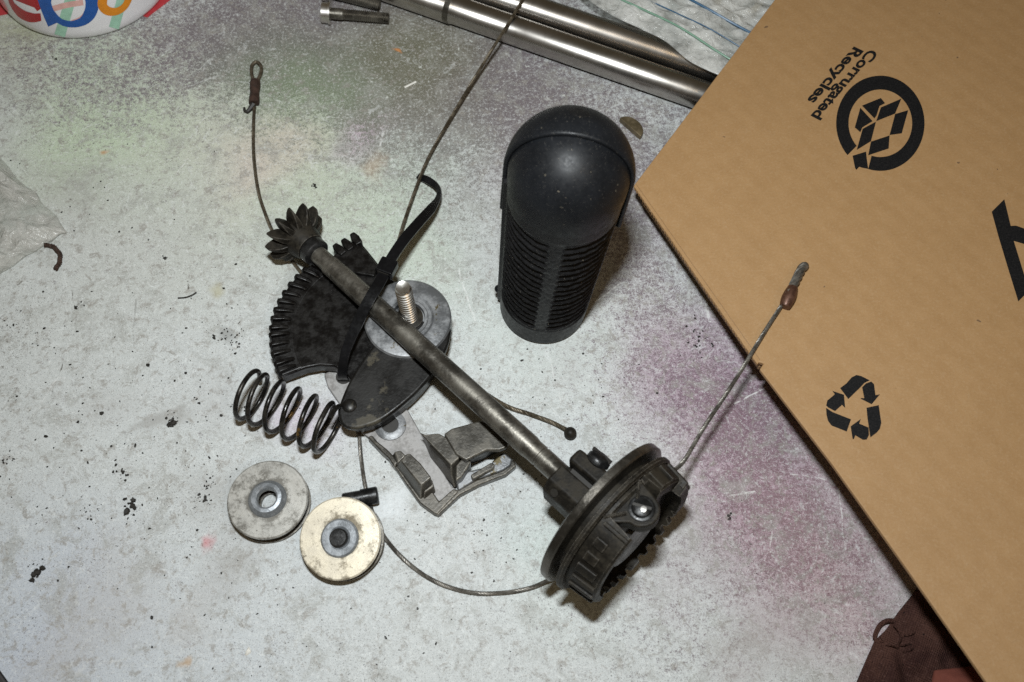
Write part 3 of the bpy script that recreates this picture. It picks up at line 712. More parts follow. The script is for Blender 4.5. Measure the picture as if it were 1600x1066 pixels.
# ------------------------------------------------------------------ bracket casting
br = thing('zinc_bracket', at(650, 720), 'broken-looking zinc bracket casting with a round hole, half under the dark lever', 'bracket')
mb = MB(); prism(mb, ppx([(506, 584), (516, 579), (545, 585), (610, 618), (637, 640), (656, 674), (672, 706), (706, 760), (716, 766), (682, 802), (658, 786), (620, 730), (600, 708), (576, 684), (556, 668), (530, 630), (512, 604)], 3), .1)
plate = mb.build('base_plate', M['pale'], br, bevel=.5)
mb = MB(); c0 = at(610, 665, 3); c0.z = 2.9; ringlathe(mb, c0, Vector((0, 0, 1)), [(0, 3.4), (1.3, 3.4), (1.3, 4.6), (.7, 6.2), (0, 6.3)], 40); mb.build('hole_rim', M['zinc'], br)
mb = MB(); lathe(mb, c0, Vector((0, 0, 1)), [(.1, 3.4), (.16, 3.4)], 32); mb.build('bolt_hole', M['dirt'], br)  # dark disc painted in for the shade inside the hole
mb = MB(); c1 = at(537, 589, 3); c1.z = 2.95; lathe(mb, c1, Vector((0, 0, 1)), [(.1, 3.2), (.16, 3.2)], 32); mb.build('bolt_hole', M['dirt'], br)  # second hole, again a dark disc in place of a shaded opening
def loft(mb, top, h1, bot, h0, mid=None):
    rows = [ppx(top, h1)] + ([ppx(mid[0], mid[1])] if mid else []) + [ppx(bot, h0)]; m = len(top); vs = [p for q in rows for p in q]
    fs = [tuple(range(m)), tuple(range(len(vs)-m, len(vs)))[::-1]]
    for k in range(len(rows)-1): fs += [(k*m+i, k*m+(i+1) % m, (k+1)*m+(i+1) % m, (k+1)*m+i) for i in range(m)]
    return mb.add(vs, fs)
mb = MB(); prism(mb, ppx([(574, 683), (581, 679), (590, 690), (604, 701), (614, 711), (622, 722), (617, 731), (607, 716), (596, 706)], 6), .1); mb.build('left_arm', M['zincdark'], br, bevel=.7)
mb = MB(); prism(mb, ppx([(617, 730), (624, 722), (660, 768), (676, 768), (686, 783), (709, 763), (717, 768), (683, 804), (678, 802), (656, 786), (634, 756)], 4.6), .1); mb.build('front_rim', M['zincdark'], br, bevel=.6)
mb = MB(); loft(mb, [(616, 706), (626, 704), (634, 712), (622, 724)], 9.5, [(612, 712), (628, 708), (640, 722), (620, 732)], 2.5); mb.build('left_tab', M['zincdark'], br, bevel=.5)
mb = MB(); loft(mb, [(626, 720), (633, 711), (640, 708), (657, 724), (674, 746), (658, 759)], 12.5, [(617, 730), (632, 716), (641, 716), (662, 738), (679, 766), (657, 785)], 3); mb.build('left_block', M['zincdark'], br, bevel=.55)
mb = MB(); loft(mb, [(660, 757), (675, 749), (678, 760), (663, 770)], 7.5, [(658, 768), (679, 762), (681, 770), (662, 786)], 3); mb.build('left_step', M['zincdark'], br, bevel=.4)
mb = MB(); loft(mb, [(655, 675), (664, 679), (685, 677), (697, 683), (718, 712), (717, 716), (705, 727), (668, 689)], 14, [(662, 689), (668, 690), (688, 688), (702, 700), (724, 736), (723, 744), (711, 764), (673, 716)], 3,
     ([(660, 682), (666, 684), (687, 682), (699, 690), (719, 722), (718, 728), (705, 741), (671, 703)], 9)); mb.build('middle_block', M['zincdark'], br, bevel=.55)
mb = MB(); tube(mb, ppx([(672, 697), (690, 716), (703, 731)], 12.2), .55, 6); mb.build('side_groove', M['dirt'], br)  # dark strip painted in for the shade of a recess
# arched top plate over a hollow
top = [(693, 678), (706, 669), (754, 656), (770, 668), (796, 690), (793, 699), (780, 704), (760, 704), (728, 720), (712, 710)]
mb = MB(); tp_ = ppx(top, 15); prism(mb, tp_, 12.2); mb.build('arched_plate', M['zincdark'], br, bevel=.8)
mb = MB(); prism(mb, ppx([(722, 716), (733, 712), (736, 722), (722, 745), (712, 752), (712, 728)], 12), .3); mb.build('strut', M['zincdark'], br, bevel=.6)
mb = MB(); prism(mb, ppx([(712, 750), (724, 738), (766, 728), (770, 720), (786, 706), (801, 717), (798, 727), (786, 735), (745, 749), (716, 767)], 5.5), .1); mb.build('lower_lug', M['zinc'], br, bevel=.7)
mb = MB(); prism(mb, ppx([(712, 767), (745, 750), (786, 735), (800, 718), (805, 722), (806, 729), (790, 742), (748, 758), (718, 774), (684, 806), (680, 801)], 4.2), .1); mb.build('outer_rim', M['zincdark'], br, bevel=.6)
mb = MB(); prism(mb, ppx([(735, 742), (768, 722), (774, 726), (770, 733), (738, 750)], 8), .2); mb.build('lug_web', M['zincdark'], br, bevel=.6)
mb = MB(); prism(mb, ppx([(700, 690), (756, 664), (786, 690), (752, 706), (722, 716)], 11.8), .2); mb.build('core', M['greasy'], br, bevel=.5)  # near-black filler standing in for the shade in the hollow

# ------------------------------------------------------------------ toothed lever quadrant
Hs = 10.0
lev = thing('gear_quadrant', at(560, 510), 'greasy black toothed quadrant lever with a grey disc and threaded stud', 'gear')
piv = at(645, 500, Hs)
# fan body
rim = [(500, 408), (480, 420), (462, 436), (447, 455), (434, 478), (426, 502), (424, 528), (427, 554), (434, 576), (441, 588)]
outline = rim + [(456, 583), (478, 575), (500, 571), (522, 573), (540, 584), (552, 600), (600, 612), (660, 560), (690, 500), (662, 452), (618, 440), (600, 424), (585, 404), (572, 388), (560, 374), (545, 378), (528, 392), (514, 404)]
mb = MB(); prism(mb, ppx(outline, Hs), 3.6); mb.build('fan_plate', M['greasy'], lev, bevel=1.0)
# rim step and its teeth
rp = catmull([at(x, y, Hs) for x, y in [(507, 402)]+rim[1:]], 1.0)
inn = [p.lerp(Vector((piv.x, piv.y, p.z)), .155) for p in rp]
mb = MB(); prism(mb, [p+Vector((0, 0, .7)) for p in rp] + [p+Vector((0, 0, .1)) for p in inn[::-1]], 3.2); mb.build('rim_band', M['greasy'], lev, bevel=.5)
s_ = [0]
for i in range(1, len(rp)): s_.append(s_[-1]+(rp[i]-rp[i-1]).length)
nt = 15
for k in range(nt):
    sv = s_[-1]*(k+.5)/nt; i = min(range(len(s_)), key=lambda q_: abs(s_[q_]-sv)); p = rp[i]
    rad = Vector((piv.x-p.x, piv.y-p.y, 0)).normalized(); tg = Vector((-rad.y, rad.x, 0)); mb = MB()
    o_ = p - rad*1.3; L_ = 8.5 + noise.noise(p)*1.0; vs = []
    for (l, hgt, wd) in ((0.4, 1.4, 2.1), (1.6, 2.2, 1.9), (L_-2.5, 1.9, 1.5), (L_, .4, 1.1)):
        b = o_ + rad*l
        vs += [b-tg*wd+Vector((0, 0, -5 if l < 1 else -.5)), b-tg*wd*.6+Vector((0, 0, hgt)), b+tg*wd*.3+Vector((0, 0, hgt)), b+tg*wd+Vector((0, 0, -5 if l < 1 else -.5))]
    fs = []
    for r_ in range(3):
        for c_ in range(3): fs.append((r_*4+c_, r_*4+c_+1, r_*4+c_+5, r_*4+c_+4))
        fs.append((r_*4+3, r_*4, r_*4+4, r_*4+7))
    fs += [(3, 2, 1, 0), (12, 13, 14, 15)]
    mb.add(vs, fs); mb.build('tooth', M['greasy'], lev, bevel=.35)
for (x, y) in ((525, 384), (538, 376), (552, 367)):
    p = at(x, y, Hs+2.5); rad = Vector((piv.x-p.x, piv.y-p.y, 0)).normalized(); tg = Vector((-rad.y, rad.x, 0)); mb = MB()
    pts = [p+tg*-1.6+rad*5, p+tg*-1.9+rad*1.5, p+tg*-1.1-rad*1.4, p+tg*1.1-rad*1.4, p+tg*1.9+rad*1.5, p+tg*1.6+rad*5]
    prism(mb, pts, 3.6); mb.build('tooth', M['greasy'], lev, bevel=.6)
mb = MB(); prism(mb, ppx([(516, 402), (530, 392), (552, 378), (566, 384), (590, 414), (585, 432), (545, 425)], Hs+1.5), Hs-1); mb.build('upper_rim', M['greasy'], lev, bevel=.8)
# teardrop lobe
lobe = [(528, 652), (526, 641), (536, 612), (548, 588), (566, 560), (590, 532), (640, 500), (700, 505), (704, 528), (694, 556), (676, 586), (652, 614), (622, 640), (596, 658), (574, 667), (556, 671), (540, 669), (531, 662)]
lp = catmull([at(x, y, 14.5) for x, y in lobe+[lobe[0]]], 1.5)[:-1]
mb = MB(); prism(mb, lp, 9.0, draft=-1.2); mb.build('lobe_plate', M['lobe'], lev, bevel=2.0)
mb = MB(); lpc = sum(lp, Vector())/len(lp); prism(mb, [Vector((p.x, p.y, 9.7)).lerp(Vector((lpc.x, lpc.y, 9.7)), .1) for p in lp], 3.3); mb.build('lower_plate', M['greasy'], lev, bevel=.8)
mb = MB(); c0 = at(546, 634, 14.5); sphere(mb, c0-Vector((0, 0, 1.1)), 3.4, 24, (1, 1, .62)); mb.build('dimple_boss', M['lobe'], lev)
# grey disc
dc = at(637, 496, 16.5)
mb = MB(); lathe(mb, Vector((dc.x, dc.y, 8)), Vector((0, 0, 1)), [(0, 17.6), (7.4, 17.6), (8.2, 17.0), (8.5, 16.0), (8.5, 10.5), (7.9, 9.6), (7.9, 8.4), (8.3, 8.0), (8.3, 7.0), (6.3, 6.7), (6.0, 0.2)], 96); mb.build('grey_disc', M['zinc'], lev, sharp=30)
sb = Vector((dc.x+.7, dc.y+.8, 14)); mb = MB(); lathe(mb, sb, Vector((0, 0, 1)), [(0, 5.4), (1.2, 5.4), (1.4, 5)], 32); mb.build('stud_seat', M['cast'], lev)
sd = (Vector((-.04, .02, 1))).normalized(); mb = MB(); pr = []; x = 0
while x < 24.0: pr += [(x, 3.3), (x+.3, 3.3), (x+1.0, 2.3), (x+1.2, 2.3)]; x += 1.85
pr += [(24.2, 3.1), (24.9, 2.7), (24.7, 2.2), (24.4, .1)]
lathe(mb, sb+Vector((0, 0, 1.2)), sd, pr, 28); mb.build('threaded_stud', M['stud'], lev, sharp=15)

# ------------------------------------------------------------------ shaft with pinion and cable drum
A, B = at(463, 367, 14.6), at(941, 801, 32.0)
D = (B-A).normalized(); L = (B-A).length
sh = thing('twist_shaft', Vector((B.x, B.y, 0)), 'steel shaft with a small gear and a dark cable drum on its ends', 'shaft')
mb = MB(); lathe(mb, A, D, [(7, 3.8), (22, 3.8), (22.3, 4.25), (25.0, 4.25), (25.2, 4.0), (26.2, 4.0), (26.4, 4.25), (27.6, 4.25), (27.8, 4.0), (29, 4.0), (29.2, 4.35), (L-36, 4.5), (L-34, 4.15), (L-30.5, 4.15), (L-30.3, 3.9), (L-29.6, 3.9), (L-29.4, 4.15), (L-18, 4.15)], 48); mb.build('shaft_rod', M['steel'], sh, sharp=25)
mb = MB(); lathe(mb, A, D, [(9.5, 5.6), (10.2, 6.0), (13.6, 5.9), (14.4, 5.2), (14.6, 4.2)], 40); mb.build('black_collar', M['gunmetal'], sh)
mb = MB(); lathe(mb, A, D, [(-1.5, 5), (-1.2, 8.0), (1.5, 8.4), (3.5, 7.8), (9.0, 6.5), (9.6, 6.2), (9.7, 4)], 48); hub = mb.build('pinion_hub', M['cast'], sh)
d_, u_, w_ = frame(D)
for k in range(12):
    a = 2*math.pi*(k+.35)/12; rd = u_*math.cos(a)+w_*math.sin(a); tg = rd.cross(D); mb = MB(); vs = []
    secs = ((6.0, 2.6, 4.8, -1.6), (9.3, 2.25, 3.8, -2.6), (12.0, 1.35, 2.0, -3.1), (13.9, .45, -.3, -3.0))
    for (r_, wd, t1, t0) in secs:
        c0 = A+rd*r_
        vs += [c0+D*t0-tg*wd, c0+D*t0+tg*wd, c0+D*t1+tg*wd*.55, c0+D*t1-tg*wd*.55]
    fs = [(0, 1, 2, 3), (15, 14, 13, 12)]
    for i in range(3):
        for j in range(4):
            j2 = (j+1) % 4; fs.append((i*4+j, i*4+j2, i*4+4+j2, i*4+4+j))
    mb.add(vs, fs); mb.build('gear_tooth', M['cast'], sh, bevel=.4)
# drum frame: u to image upper right, w up
U = D.cross(Vector((0, 0, 1))).normalized()
if (RM.transposed() @ U).x < 0: U = -U
Dd = (D + Vector((0, 0, .055))).normalized()
W = Dd.cross(U); W = W if W.z > 0 else -W; U = (U - Dd*U.dot(Dd)).normalized()
def dl(t, u, w): return B+Dd*t+U*u+W*w
# split clamp
mb = MB(); prof = [(-5.5, -9), (1.4, -9), (1.4, 8.2), (-5.8, 8.2), (-9.3, 4), (-9.3, -5)]
vs = [dl(-20.5, u, w) for u, w in prof]+[dl(-1, u, w) for u, w in prof]; m_ = len(prof)
mb.add(vs, [tuple(range(m_)), tuple(range(m_, 2*m_))[::-1]]+[(i, (i+1) % m_, m_+(i+1) % m_, m_+i) for i in range(m_)])
mb.build('clamp_block', M['cast'], sh, bevel=.9)
mb = MB(); lathe(mb, dl(-15.5, -7.6, 5.9), (W-U*.85).normalized(), [(0, 1.5), (.62, 1.5)], 20); mb.build('clamp_hole', M['dirt'], sh)  # dark disc stands in for the shaded hole
mb = MB(); box(mb, B, (Dd, U, W), (-20.5, 4.2, -8), (-1, 10.6, 8.0)); mb.build('clamp_jaw', M['cast'], sh, bevel=1.5)
mb = MB(); box(mb, B, (Dd, U, W), (-18, 1.2, -8), (-1, 4.6, 3)); mb.build('clamp_slot', M['dirt'], sh)  # dark block stands in for shade in the gap between the halves
sa = (U+W*.75).normalized(); mb = MB(); lathe(mb, dl(-12.5, 8.4, 3.6), sa, [(0, 2.6), (3.0, 2.6), (3.1, 4.0), (3.6, 4.5), (5.2, 4.4), (6.4, 3.4), (7.0, 1.8), (7.1, .1)], 32); scr = mb.build('clamp_screw', M['gunmetal'], sh)
mb = MB(); box(mb, dl(-12.5, 8.4, 3.6)+sa*6.0, (Dd, sa.cross(Dd).normalized(), sa), (-4.2, -.6, 0), (4.2, .6, 1.2)); mb.build('screw_slot', M['dirt'], scr)
# two flanges, groove
DW = Dd
M['rim'] = metal('worn_rim', (.055, .05, .042), (.11, .10, .085), (.12, .085, .04), rough=.32, met=.75, scale=90, spot=.70)
mb = MB(); lathe(mb, B, DW, [(-1.6, 8), (-1.6, 29.3), (-1.1, 30.2), (1.4, 30.2), (1.9, 29.6), (2.6, 25.0)], 128); mb.build('front_flange', M['rim'], sh, sharp=30)
mb = MB(); lathe(mb, B, DW, [(2.0, 24.6), (5.0, 24.6)], 96); mb.build('cable_groove', M['cast'], sh)
mb = MB(); lathe(mb, B, DW, [(4.4, 24.5), (4.9, 28.6), (5.2, 29.2), (6.4, 29.2), (7.2, 28.2)], 128); mb.build('rear_flange', M['cast'], sh, sharp=30)
# drum shell with stepped end
def tend(phi):
    p = (phi+180) % 360-180
    if -118 < p < -16: return 18.5
    if -16 <= p < 26: return 9.0
    if 26 <= p < 62: return 14.5
    if 62 <= p < 112: return 17.5
    return 15.5 + (1.6 if int(p/6) % 2 else 0)
mb = MB(); K = 180; vs = []; fs = []
for k in range(K+1):
    ph = -180+360*k/K; te = tend(ph-.01); a = math.radians(ph); ro = 26.3 if not 26 <= ph < 112 else 27.8
    tap = 1-.06*(te-7)/12
    for t_e, r_ in ((6.8, ro), (te-.8, ro*tap), (te, ro*tap-.8), (te, 21.8), (6.8, 21.8)):
        vs.append(dl(t_e, r_*math.sin(a), r_*math.cos(a)))
for k in range(K):
    for j in range(4): fs.append((k*5+j, k*5+j+1, k*5+j+6, k*5+j+5))
mb.add(vs, fs); mb.build('drum_shell', M['cast'], sh, sharp=25)
mb = MB(); lathe(mb, B, DW, [(6, 21.6), (11.5, 21.6), (12.0, 20.5), (13.5, 12), (15, 11.5), (15.2, 4)], 64); mb.build('drum_core', M['greasy'], sh)
# raised ribs on the lower-left shell
for ph, t0, t1, wd in ((-20, 8.5, 18.2, .9), (-34, 9.5, 14, 2.2), (-47, 9.5, 14.5, 2.3), (-60, 9, 16.5, 2.4), (-73, 9, 17.8, 1.4), (-86, 8.5, 18, 1.0), (-98, 8.5, 18, 1.0), (66, 7.5, 17, 1.6), (84, 7.5, 17, 1.6), (103, 7.5, 17, 1.4), (47, 7.5, 14, 1.2), (31, 7.5, 14.2, 1.0)):
    a = math.radians(ph); rd = U*math.sin(a)+W*math.cos(a); tg = U*math.cos(a)-W*math.sin(a); mb = MB()
    R0 = 25.2 if ph < 20 else 26.8; vs = []
    for t_ in (t0, t1):
        rr = R0*(1-.06*(t_-7)/12)
        vs += [B+Dd*t_+rd*(rr-1)-tg*wd, B+Dd*t_+rd*(rr-1)+tg*wd, B+Dd*t_+rd*(rr+1.9)+tg*wd*.8, B+Dd*t_+rd*(rr+1.9)-tg*wd*.8]
    mb.add(vs, [(0, 1, 2, 3), (7, 6, 5, 4), (0, 4, 5, 1), (1, 5, 6, 2), (2, 6, 7, 3), (3, 7, 4, 0)]); mb.build('drum_rib', M['cast'], sh, bevel=.45)
# pivot lug with slotted screw on top of the drum
lug = [dl(7.0, -7.5, 24.0), dl(10.5, -6.5, 24.0)] + [dl(13.8+6.2*math.cos(a), 3+6.2*math.sin(a), 24.0) for a in np.linspace(-1.5, 1.5, 14)] + [dl(11, 9.8, 24.0), dl(7.0, 10.5, 24.0)]
m_ = len(lug); mb = MB(); mb.add(lug+[p-W*6 for p in lug], [tuple(range(m_)), tuple(range(m_, 2*m_))[::-1]]+[(i, (i+1) % m_, m_+(i+1) % m_, m_+i) for i in range(m_)])
mb.build('screw_lug', M['cast'], sh, bevel=.8)
for (u0, u1) in ((-7.8, -1.5), (9.6, 3.6)):
    q0, q1 = dl(7.2, u0, 25.0), dl(11.5, u1, 24.6); mb = MB(); tube(mb, [q0, q1], .7, 6); mb.build('lug_web', M['cast'], sh)
sc0 = dl(14.0, 3, 23.9); mb = MB(); lathe(mb, sc0, W, [(0, 4.4), (.9, 4.4), (1.1, 3.9), (1.1, 3.4), (2.0, 3.1), (2.5, 2.0), (2.6, .1)], 36); sw = mb.build('slotted_screw', M['gunmetal'], sh)
mb = MB(); box(mb, sc0, ((Dd+U*.5).normalized(), W.cross((Dd+U*.5).normalized()), W), (-3.1, -.5, 1.9), (3.1, .5, 2.72)); mb.build('screw_slot', M['dirt'], sw)
mb = MB(); lathe(mb, sc0+Dd*1.0-U*.4, W, [(2.2, 1.3), (2.85, 1.0), (2.95, .1)], 20); mb.build('bright_spot', M['stud'], sw)  # small bright disc set on the dark screw head

# ------------------------------------------------------------------ cables
def eyed(name, pts, label, mat_, r=.8, lay=7):
    o = thing(name, Vector((pts[len(pts)//2].x, pts[len(pts)//2].y, 0)), label, 'cable'); mb = MB(); cable(mb, pts, r, lay); mb.build('wire_rope', M[mat_], o); return o
# left cable with open eye
c1 = eyed('eyed_cable', [at(398, 158, 1.6), at(396, 200, 1.0), at(397, 250, .9), at(404, 300, .9), at(415, 335, .9), at(428, 366, .9), at(444, 392, .9), at(462, 415, 1.0), at(485, 445, 1.5)], 'thin brown cable with an open eye running down to the small pinion gear', 'wire_old', .82)
mb = MB(); tube(mb, catmull([at(400, 130, 1.9), at(407, 116, 1.9), at(408, 104, 1.9), at(401, 97, 1.9), at(394, 102, 1.9), at(393, 114, 1.9), at(397, 130, 1.9)], .8), .85, 8); mb.build('eye_loop', M['wire_old'], c1)
mb = MB(); tube(mb, catmull([at(399, 127, 2), at(397, 162, 1.9)], .8), lambda f: 2.35+.15*math.sin(f*9), 12); mb.build('ferrule', M['rust'], c1)
mb = MB(); tube(mb, catmull([at(396, 163, 1.8), at(391, 170, 1.4), at(386, 175, 1.2), at(382, 172, 1.2), at(382, 168, 1.4)], .6), lambda f: 1.5-1.0*f, 8); mb.build('frayed_end', M['dirt'], c1)
# long cable over the rods
c2 = eyed('long_cable', [at(838, -40, 17), at(815, 2, 16.4), at(800, 28, 16.2), at(783, 55, 15.6), at(760, 92, 11), at(735, 133, 7.0), at(700, 192, 4.2), at(668, 250, 3.2), at(645, 308, 3.5), at(629, 355, 4), at(617, 398, 5), at(610, 430, 6)], 'long straight cable crossing the steel rods down to the zip tie', 'wire_old', .80)
# ball-ended stub
pts = [at(705, 578, 1.2), at(745, 606, 1.2), at(790, 634, 1.2), at(830, 648, 1.2), at(862, 660, 1.3), at(884, 671, 1.8)]
c3 = eyed('ball_end_cable', pts, 'short cable stub with a round ball end, right of the shaft', 'wire_old', .95)
mb = MB(); sphere(mb, at(891, 677, 2.5), 2.55, 24); mb.build('ball_end', M['cast'], c3)
# main cable: out from under the lever, round to the drum, and off to the carton
def gp(ph, R=26.0):
    a = math.radians(ph); return dl(3.3, R*math.sin(a), R*math.cos(a))
loop = [at(560, 640, 1.0), at(562, 690, .9), at(566, 730, .9), at(572, 765, .9), at(582, 800, .9), at(598, 835, .9), at(625, 868, .9), at(660, 897, .9), at(700, 917, .9), at(745, 927, .9), at(790, 926, .9), at(828, 919, 1.1), at(852, 909, 2.0), at(872, 900, 3.4)]
wrap = [gp(p) for p in (-152, 172, 145, 120, 100)]
ex1 = [at(1062, 728, 27), at(1100, 668, 27), at(1150, 592, 27.5), at(1195, 518, 28.5), at(1226, 470, 29)]
c4 = eyed('drum_cable', loop+wrap+ex1, 'silver twisted cable looping under the pulleys, through the drum and onto the carton', 'wire', .85)
e0, e1_ = cp(1222, 480, 2.0), cp(1242, 440, 2.3)
mb = MB(); tube(mb, catmull([cp(1226, 480, 2.2), cp(1232, 466, 2.6), cp(1239, 450, 2.4)], .6), lambda f: 2.1+.65*math.sin(f*math.pi), 14); mb.build('ferrule', M['copper'], c4)
mb = MB(); cable(mb, [cp(1237, 452, 2.2), cp(1243, 439, 2.2), cp(1251, 423, 2.2), cp(1257, 415, 2.2)], 1.95, 13, 5); mb.build('folded_eye', M['wire'], c4)
mb = MB(); sphere(mb, cp(1257, 416, 2.1), 1.8, 14); mb.build('eye_tip', M['wire'], c4)

# ------------------------------------------------------------------ coil spring
S0, S1_ = at(384, 615, 11.2), at(517, 672, 11.2); ax = (S1_-S0); Ls = ax.length; ax.normalize(); _, su, sw_ = frame(ax)
pth = []; turns = 6.3
for i in range(int(turns*44)+1):
    q_ = i/44; 
    # closed end coils, open middle
    def pos(x):
        return Ls*((.45*min(x, 1)+1.0*max(0, min(x, turns-1)-1)+.35*max(0, x-(turns-1)))/(.45+turns-2+.35))
    a = 2*math.pi*q_+2.6
    pth.append(S0+ax*pos(q_)+(su*math.cos(a)-sw_*math.sin(a))*9.8)
mb = MB(); tube(mb, pth, .98, 10); tag(mb.build('coil_spring', M['spring'], origin=Vector((S0.x, S0.y, 0))), 'dark steel coil spring lying left of the lever', 'spring')

# ------------------------------------------------------------------ pulleys and pin
def pulley(c, nrm, R, face, label, hollow):
    o = thing('pulley_wheel', Vector((c.x, c.y, 0)), label, 'pulley', 'two loose pulley wheels')
    T = 7.6
    rb = 3.7
    mb = MB(); ringlathe(mb, c, nrm, [(5.9, rb), (5.9, R-.4), (6.3, R), (7.2, R), (7.6, R-.5), (7.6, rb)], 96)
    m2 = MB(); ringlathe(m2, c, nrm, [(0, rb), (0, R-.4), (.4, R), (1.3, R-.1), (1.6, R-1), (1.6, rb)], 96); m2.build('lower_flange', M['zincdark'], o, sharp=28)
    mb.build('grooved_wheel', M[face], o, sharp=28)
    mb = MB(); ringlathe(mb, c, nrm, [(1.7, R-7), (1.7, R-1.2), (2.5, R-4.0), (5.1, R-4.0), (5.9, R-1.2), (5.9, R-7)], 96); mb.build('groove', M['greasy'], o)
    if hollow:
        mb = MB(); ringlathe(mb, c+nrm*7.4, nrm, [(0, 3.7), (2.3, 3.7), (2.7, 4.3), (2.5, 5.6), (1.7, 6.4), (.2, 7.2)], 56); mb.build('hub_ring', M['hub'], o, sharp=25)
    else:
        mb = MB(); ringlathe(mb, c+nrm*7.4, nrm, [(0, 3.0), (.7, 3.2), (1.2, 4.2), (1.2, 6.4), (.7, 7.0), (.1, 7.2)], 56); mb.build('hub_ring', M['hub'], o, sharp=25)
        mb = MB(); lathe(mb, c+nrm*1, nrm, [(0, 3.4), (8.8, 3.4), (9.4, 2.9), (9.5, .1)], 36); mb.build('pivot_pin', M['gunmetal'], o)
    return o
pc = at(418, 780, 7.8); pc.z = .2; pulley(pc, Vector((0, 0, 1)), (at(481, 781, 7.6)-at(355, 779, 7.6)).length/2, 'pulley_grey', 'grey tarnished pulley wheel with an open bore', True)
pn = (Vector((-.10, -.13, 1))).normalized(); Rp = (at(598, 845, 9)-at(466, 843, 9)).length/2
Rp *= .975; tc_ = at(531, 841, 10.5); pc = tc_-pn*7.6; pulley(pc, pn, Rp, 'pulley_cream', 'cream pulley wheel with a dark pin in its centre', False)
pa, pb = at(536, 784, 3.4), at(591, 774, 3.4); pa.z = pb.z = 4.0; pd = (pb-pa).normalized(); Lp = (pb-pa).length
mb = MB(); lathe(mb, pa, pd, [(0, 2.6), (.5, 3.0), (Lp-6.6, 3.0), (Lp-6.5, 3.35), (Lp-.5, 3.35), (Lp, 2.9)], 36); tag(mb.build('steel_pin', M['gunmetal'], origin=Vector((pa.x, pa.y, 0)), sharp=25), 'short dark steel pin lying across the cable above the cream pulley', 'pin')

# ------------------------------------------------------------------ zip tie
zt = thing('zip_tie', at(604, 418), 'black nylon zip tie cinched round the shaft and lever, its tail curling back', 'zip tie')
def ribbon(mb, pts, th=1.1):
    """pts: (Vector, side Vector(half width))"""
    P = catmull([p for p, s in pts], 1.5); Sd = []
    per = []; m0 = len(pts)-1
    cnt = [max(2, int((pts[i+1][0]-pts[i][0]).length/1.5)) for i in range(m0)]
    for i in range(m0):
        for j in range(cnt[i]): Sd.append(pts[i][1].lerp(pts[i+1][1], j/cnt[i]))
    Sd.append(pts[-1][1]); vs = []; fs = []
    for i, p in enumerate(P):
        tt = (P[min(i+1, len(P)-1)]-P[max(i-1, 0)]).normalized(); s = Sd[i]; nn_ = tt.cross(s).normalized()*th/2
        vs += [p-s-nn_, p+s-nn_, p+s+nn_, p-s+nn_]
    for i in range(len(P)-1):
        for j in range(4):
            j2 = (j+1) % 4; fs.append((i*4+j, i*4+j2, i*4+4+j2, i*4+4+j))
    fs += [(3, 2, 1, 0), (len(vs)-4, len(vs)-3, len(vs)-2, len(vs)-1)]; mb.add(vs, fs)
sx = lambda a, k=2.3, z=0: Vector((math.cos(math.radians(a)), math.sin(math.radians(a)), z)).normalized()*k
hc = at(604, 420, 25)
strap = [(at(606, 416, 24.5), sx(-30)), (at(596, 436, 26), sx(-28)), (at(585, 455, 27), sx(-25)), (at(572, 478, 25.5), sx(-24)), (at(560, 502, 22), sx(-20, 2.3)), (at(549, 528, 19), sx(-16, 2.2, .1)), (at(540, 552, 16.5), sx(-12, 2.0, .2)), (at(536, 572, 14), sx(-5, 1.9, .2)), (at(535, 588, 9), sx(0, 2.0)), (at(538, 594, 2.5), sx(0, 2.0))]
mb = MB(); ribbon(mb, strap); mb.build('strap', M['tie'], zt, bevel=.2)
mb = MB(); ribbon(mb, [(at(606, 412, 23), sx(-32)), (at(620, 440, 18), sx(-25)), (at(616, 452, 17.3), sx(-25, 1.8))]) ; 
tail = [(at(604, 418, 24), sx(-38)), (at(614, 400, 25), sx(-40)), (at(632, 374, 23), sx(-43, 2.4)), (at(656, 346, 18), sx(-45, 2.3)), (at(674, 326, 13), sx(-45, 2.2)), (at(684, 311, 9), sx(-25, 1.6, .7)), (at(686, 299, 6.5), sx(20, 1.2, 1.3)), (at(681, 290, 5), sx(70, 1.5, .6)), (at(671, 283, 3.5), sx(65, 1.7, .3)), (at(662, 279, 2.4), sx(60, 1.6, .2)), (at(653, 275, 1.6), sx(55, 1.3, .2))]
mb = MB(); ribbon(mb, tail); mb.build('tail', M['tie'], zt, bevel=.2)
tdir = (at(615, 400, 25)-at(594, 438, 26)).normalized(); tup = Vector((0, 0, 1)); tup = (tup-tdir*tup.dot(tdir)).normalized(); tsd = tdir.cross(tup)
mb = MB(); box(mb, hc, (tdir, tsd, tup), (-3.2, -3.6, -2.6), (3.9, 3.6, 2.4)); hd = mb.build('head', M['tie'], zt, bevel=.7)
mb = MB(); box(mb, hc, (tdir, tsd, tup), (-3.35, -2.4, -.3), (-3.1, 2.4, 1.7)); mb.build('head_slot', M['dirt'], hd)

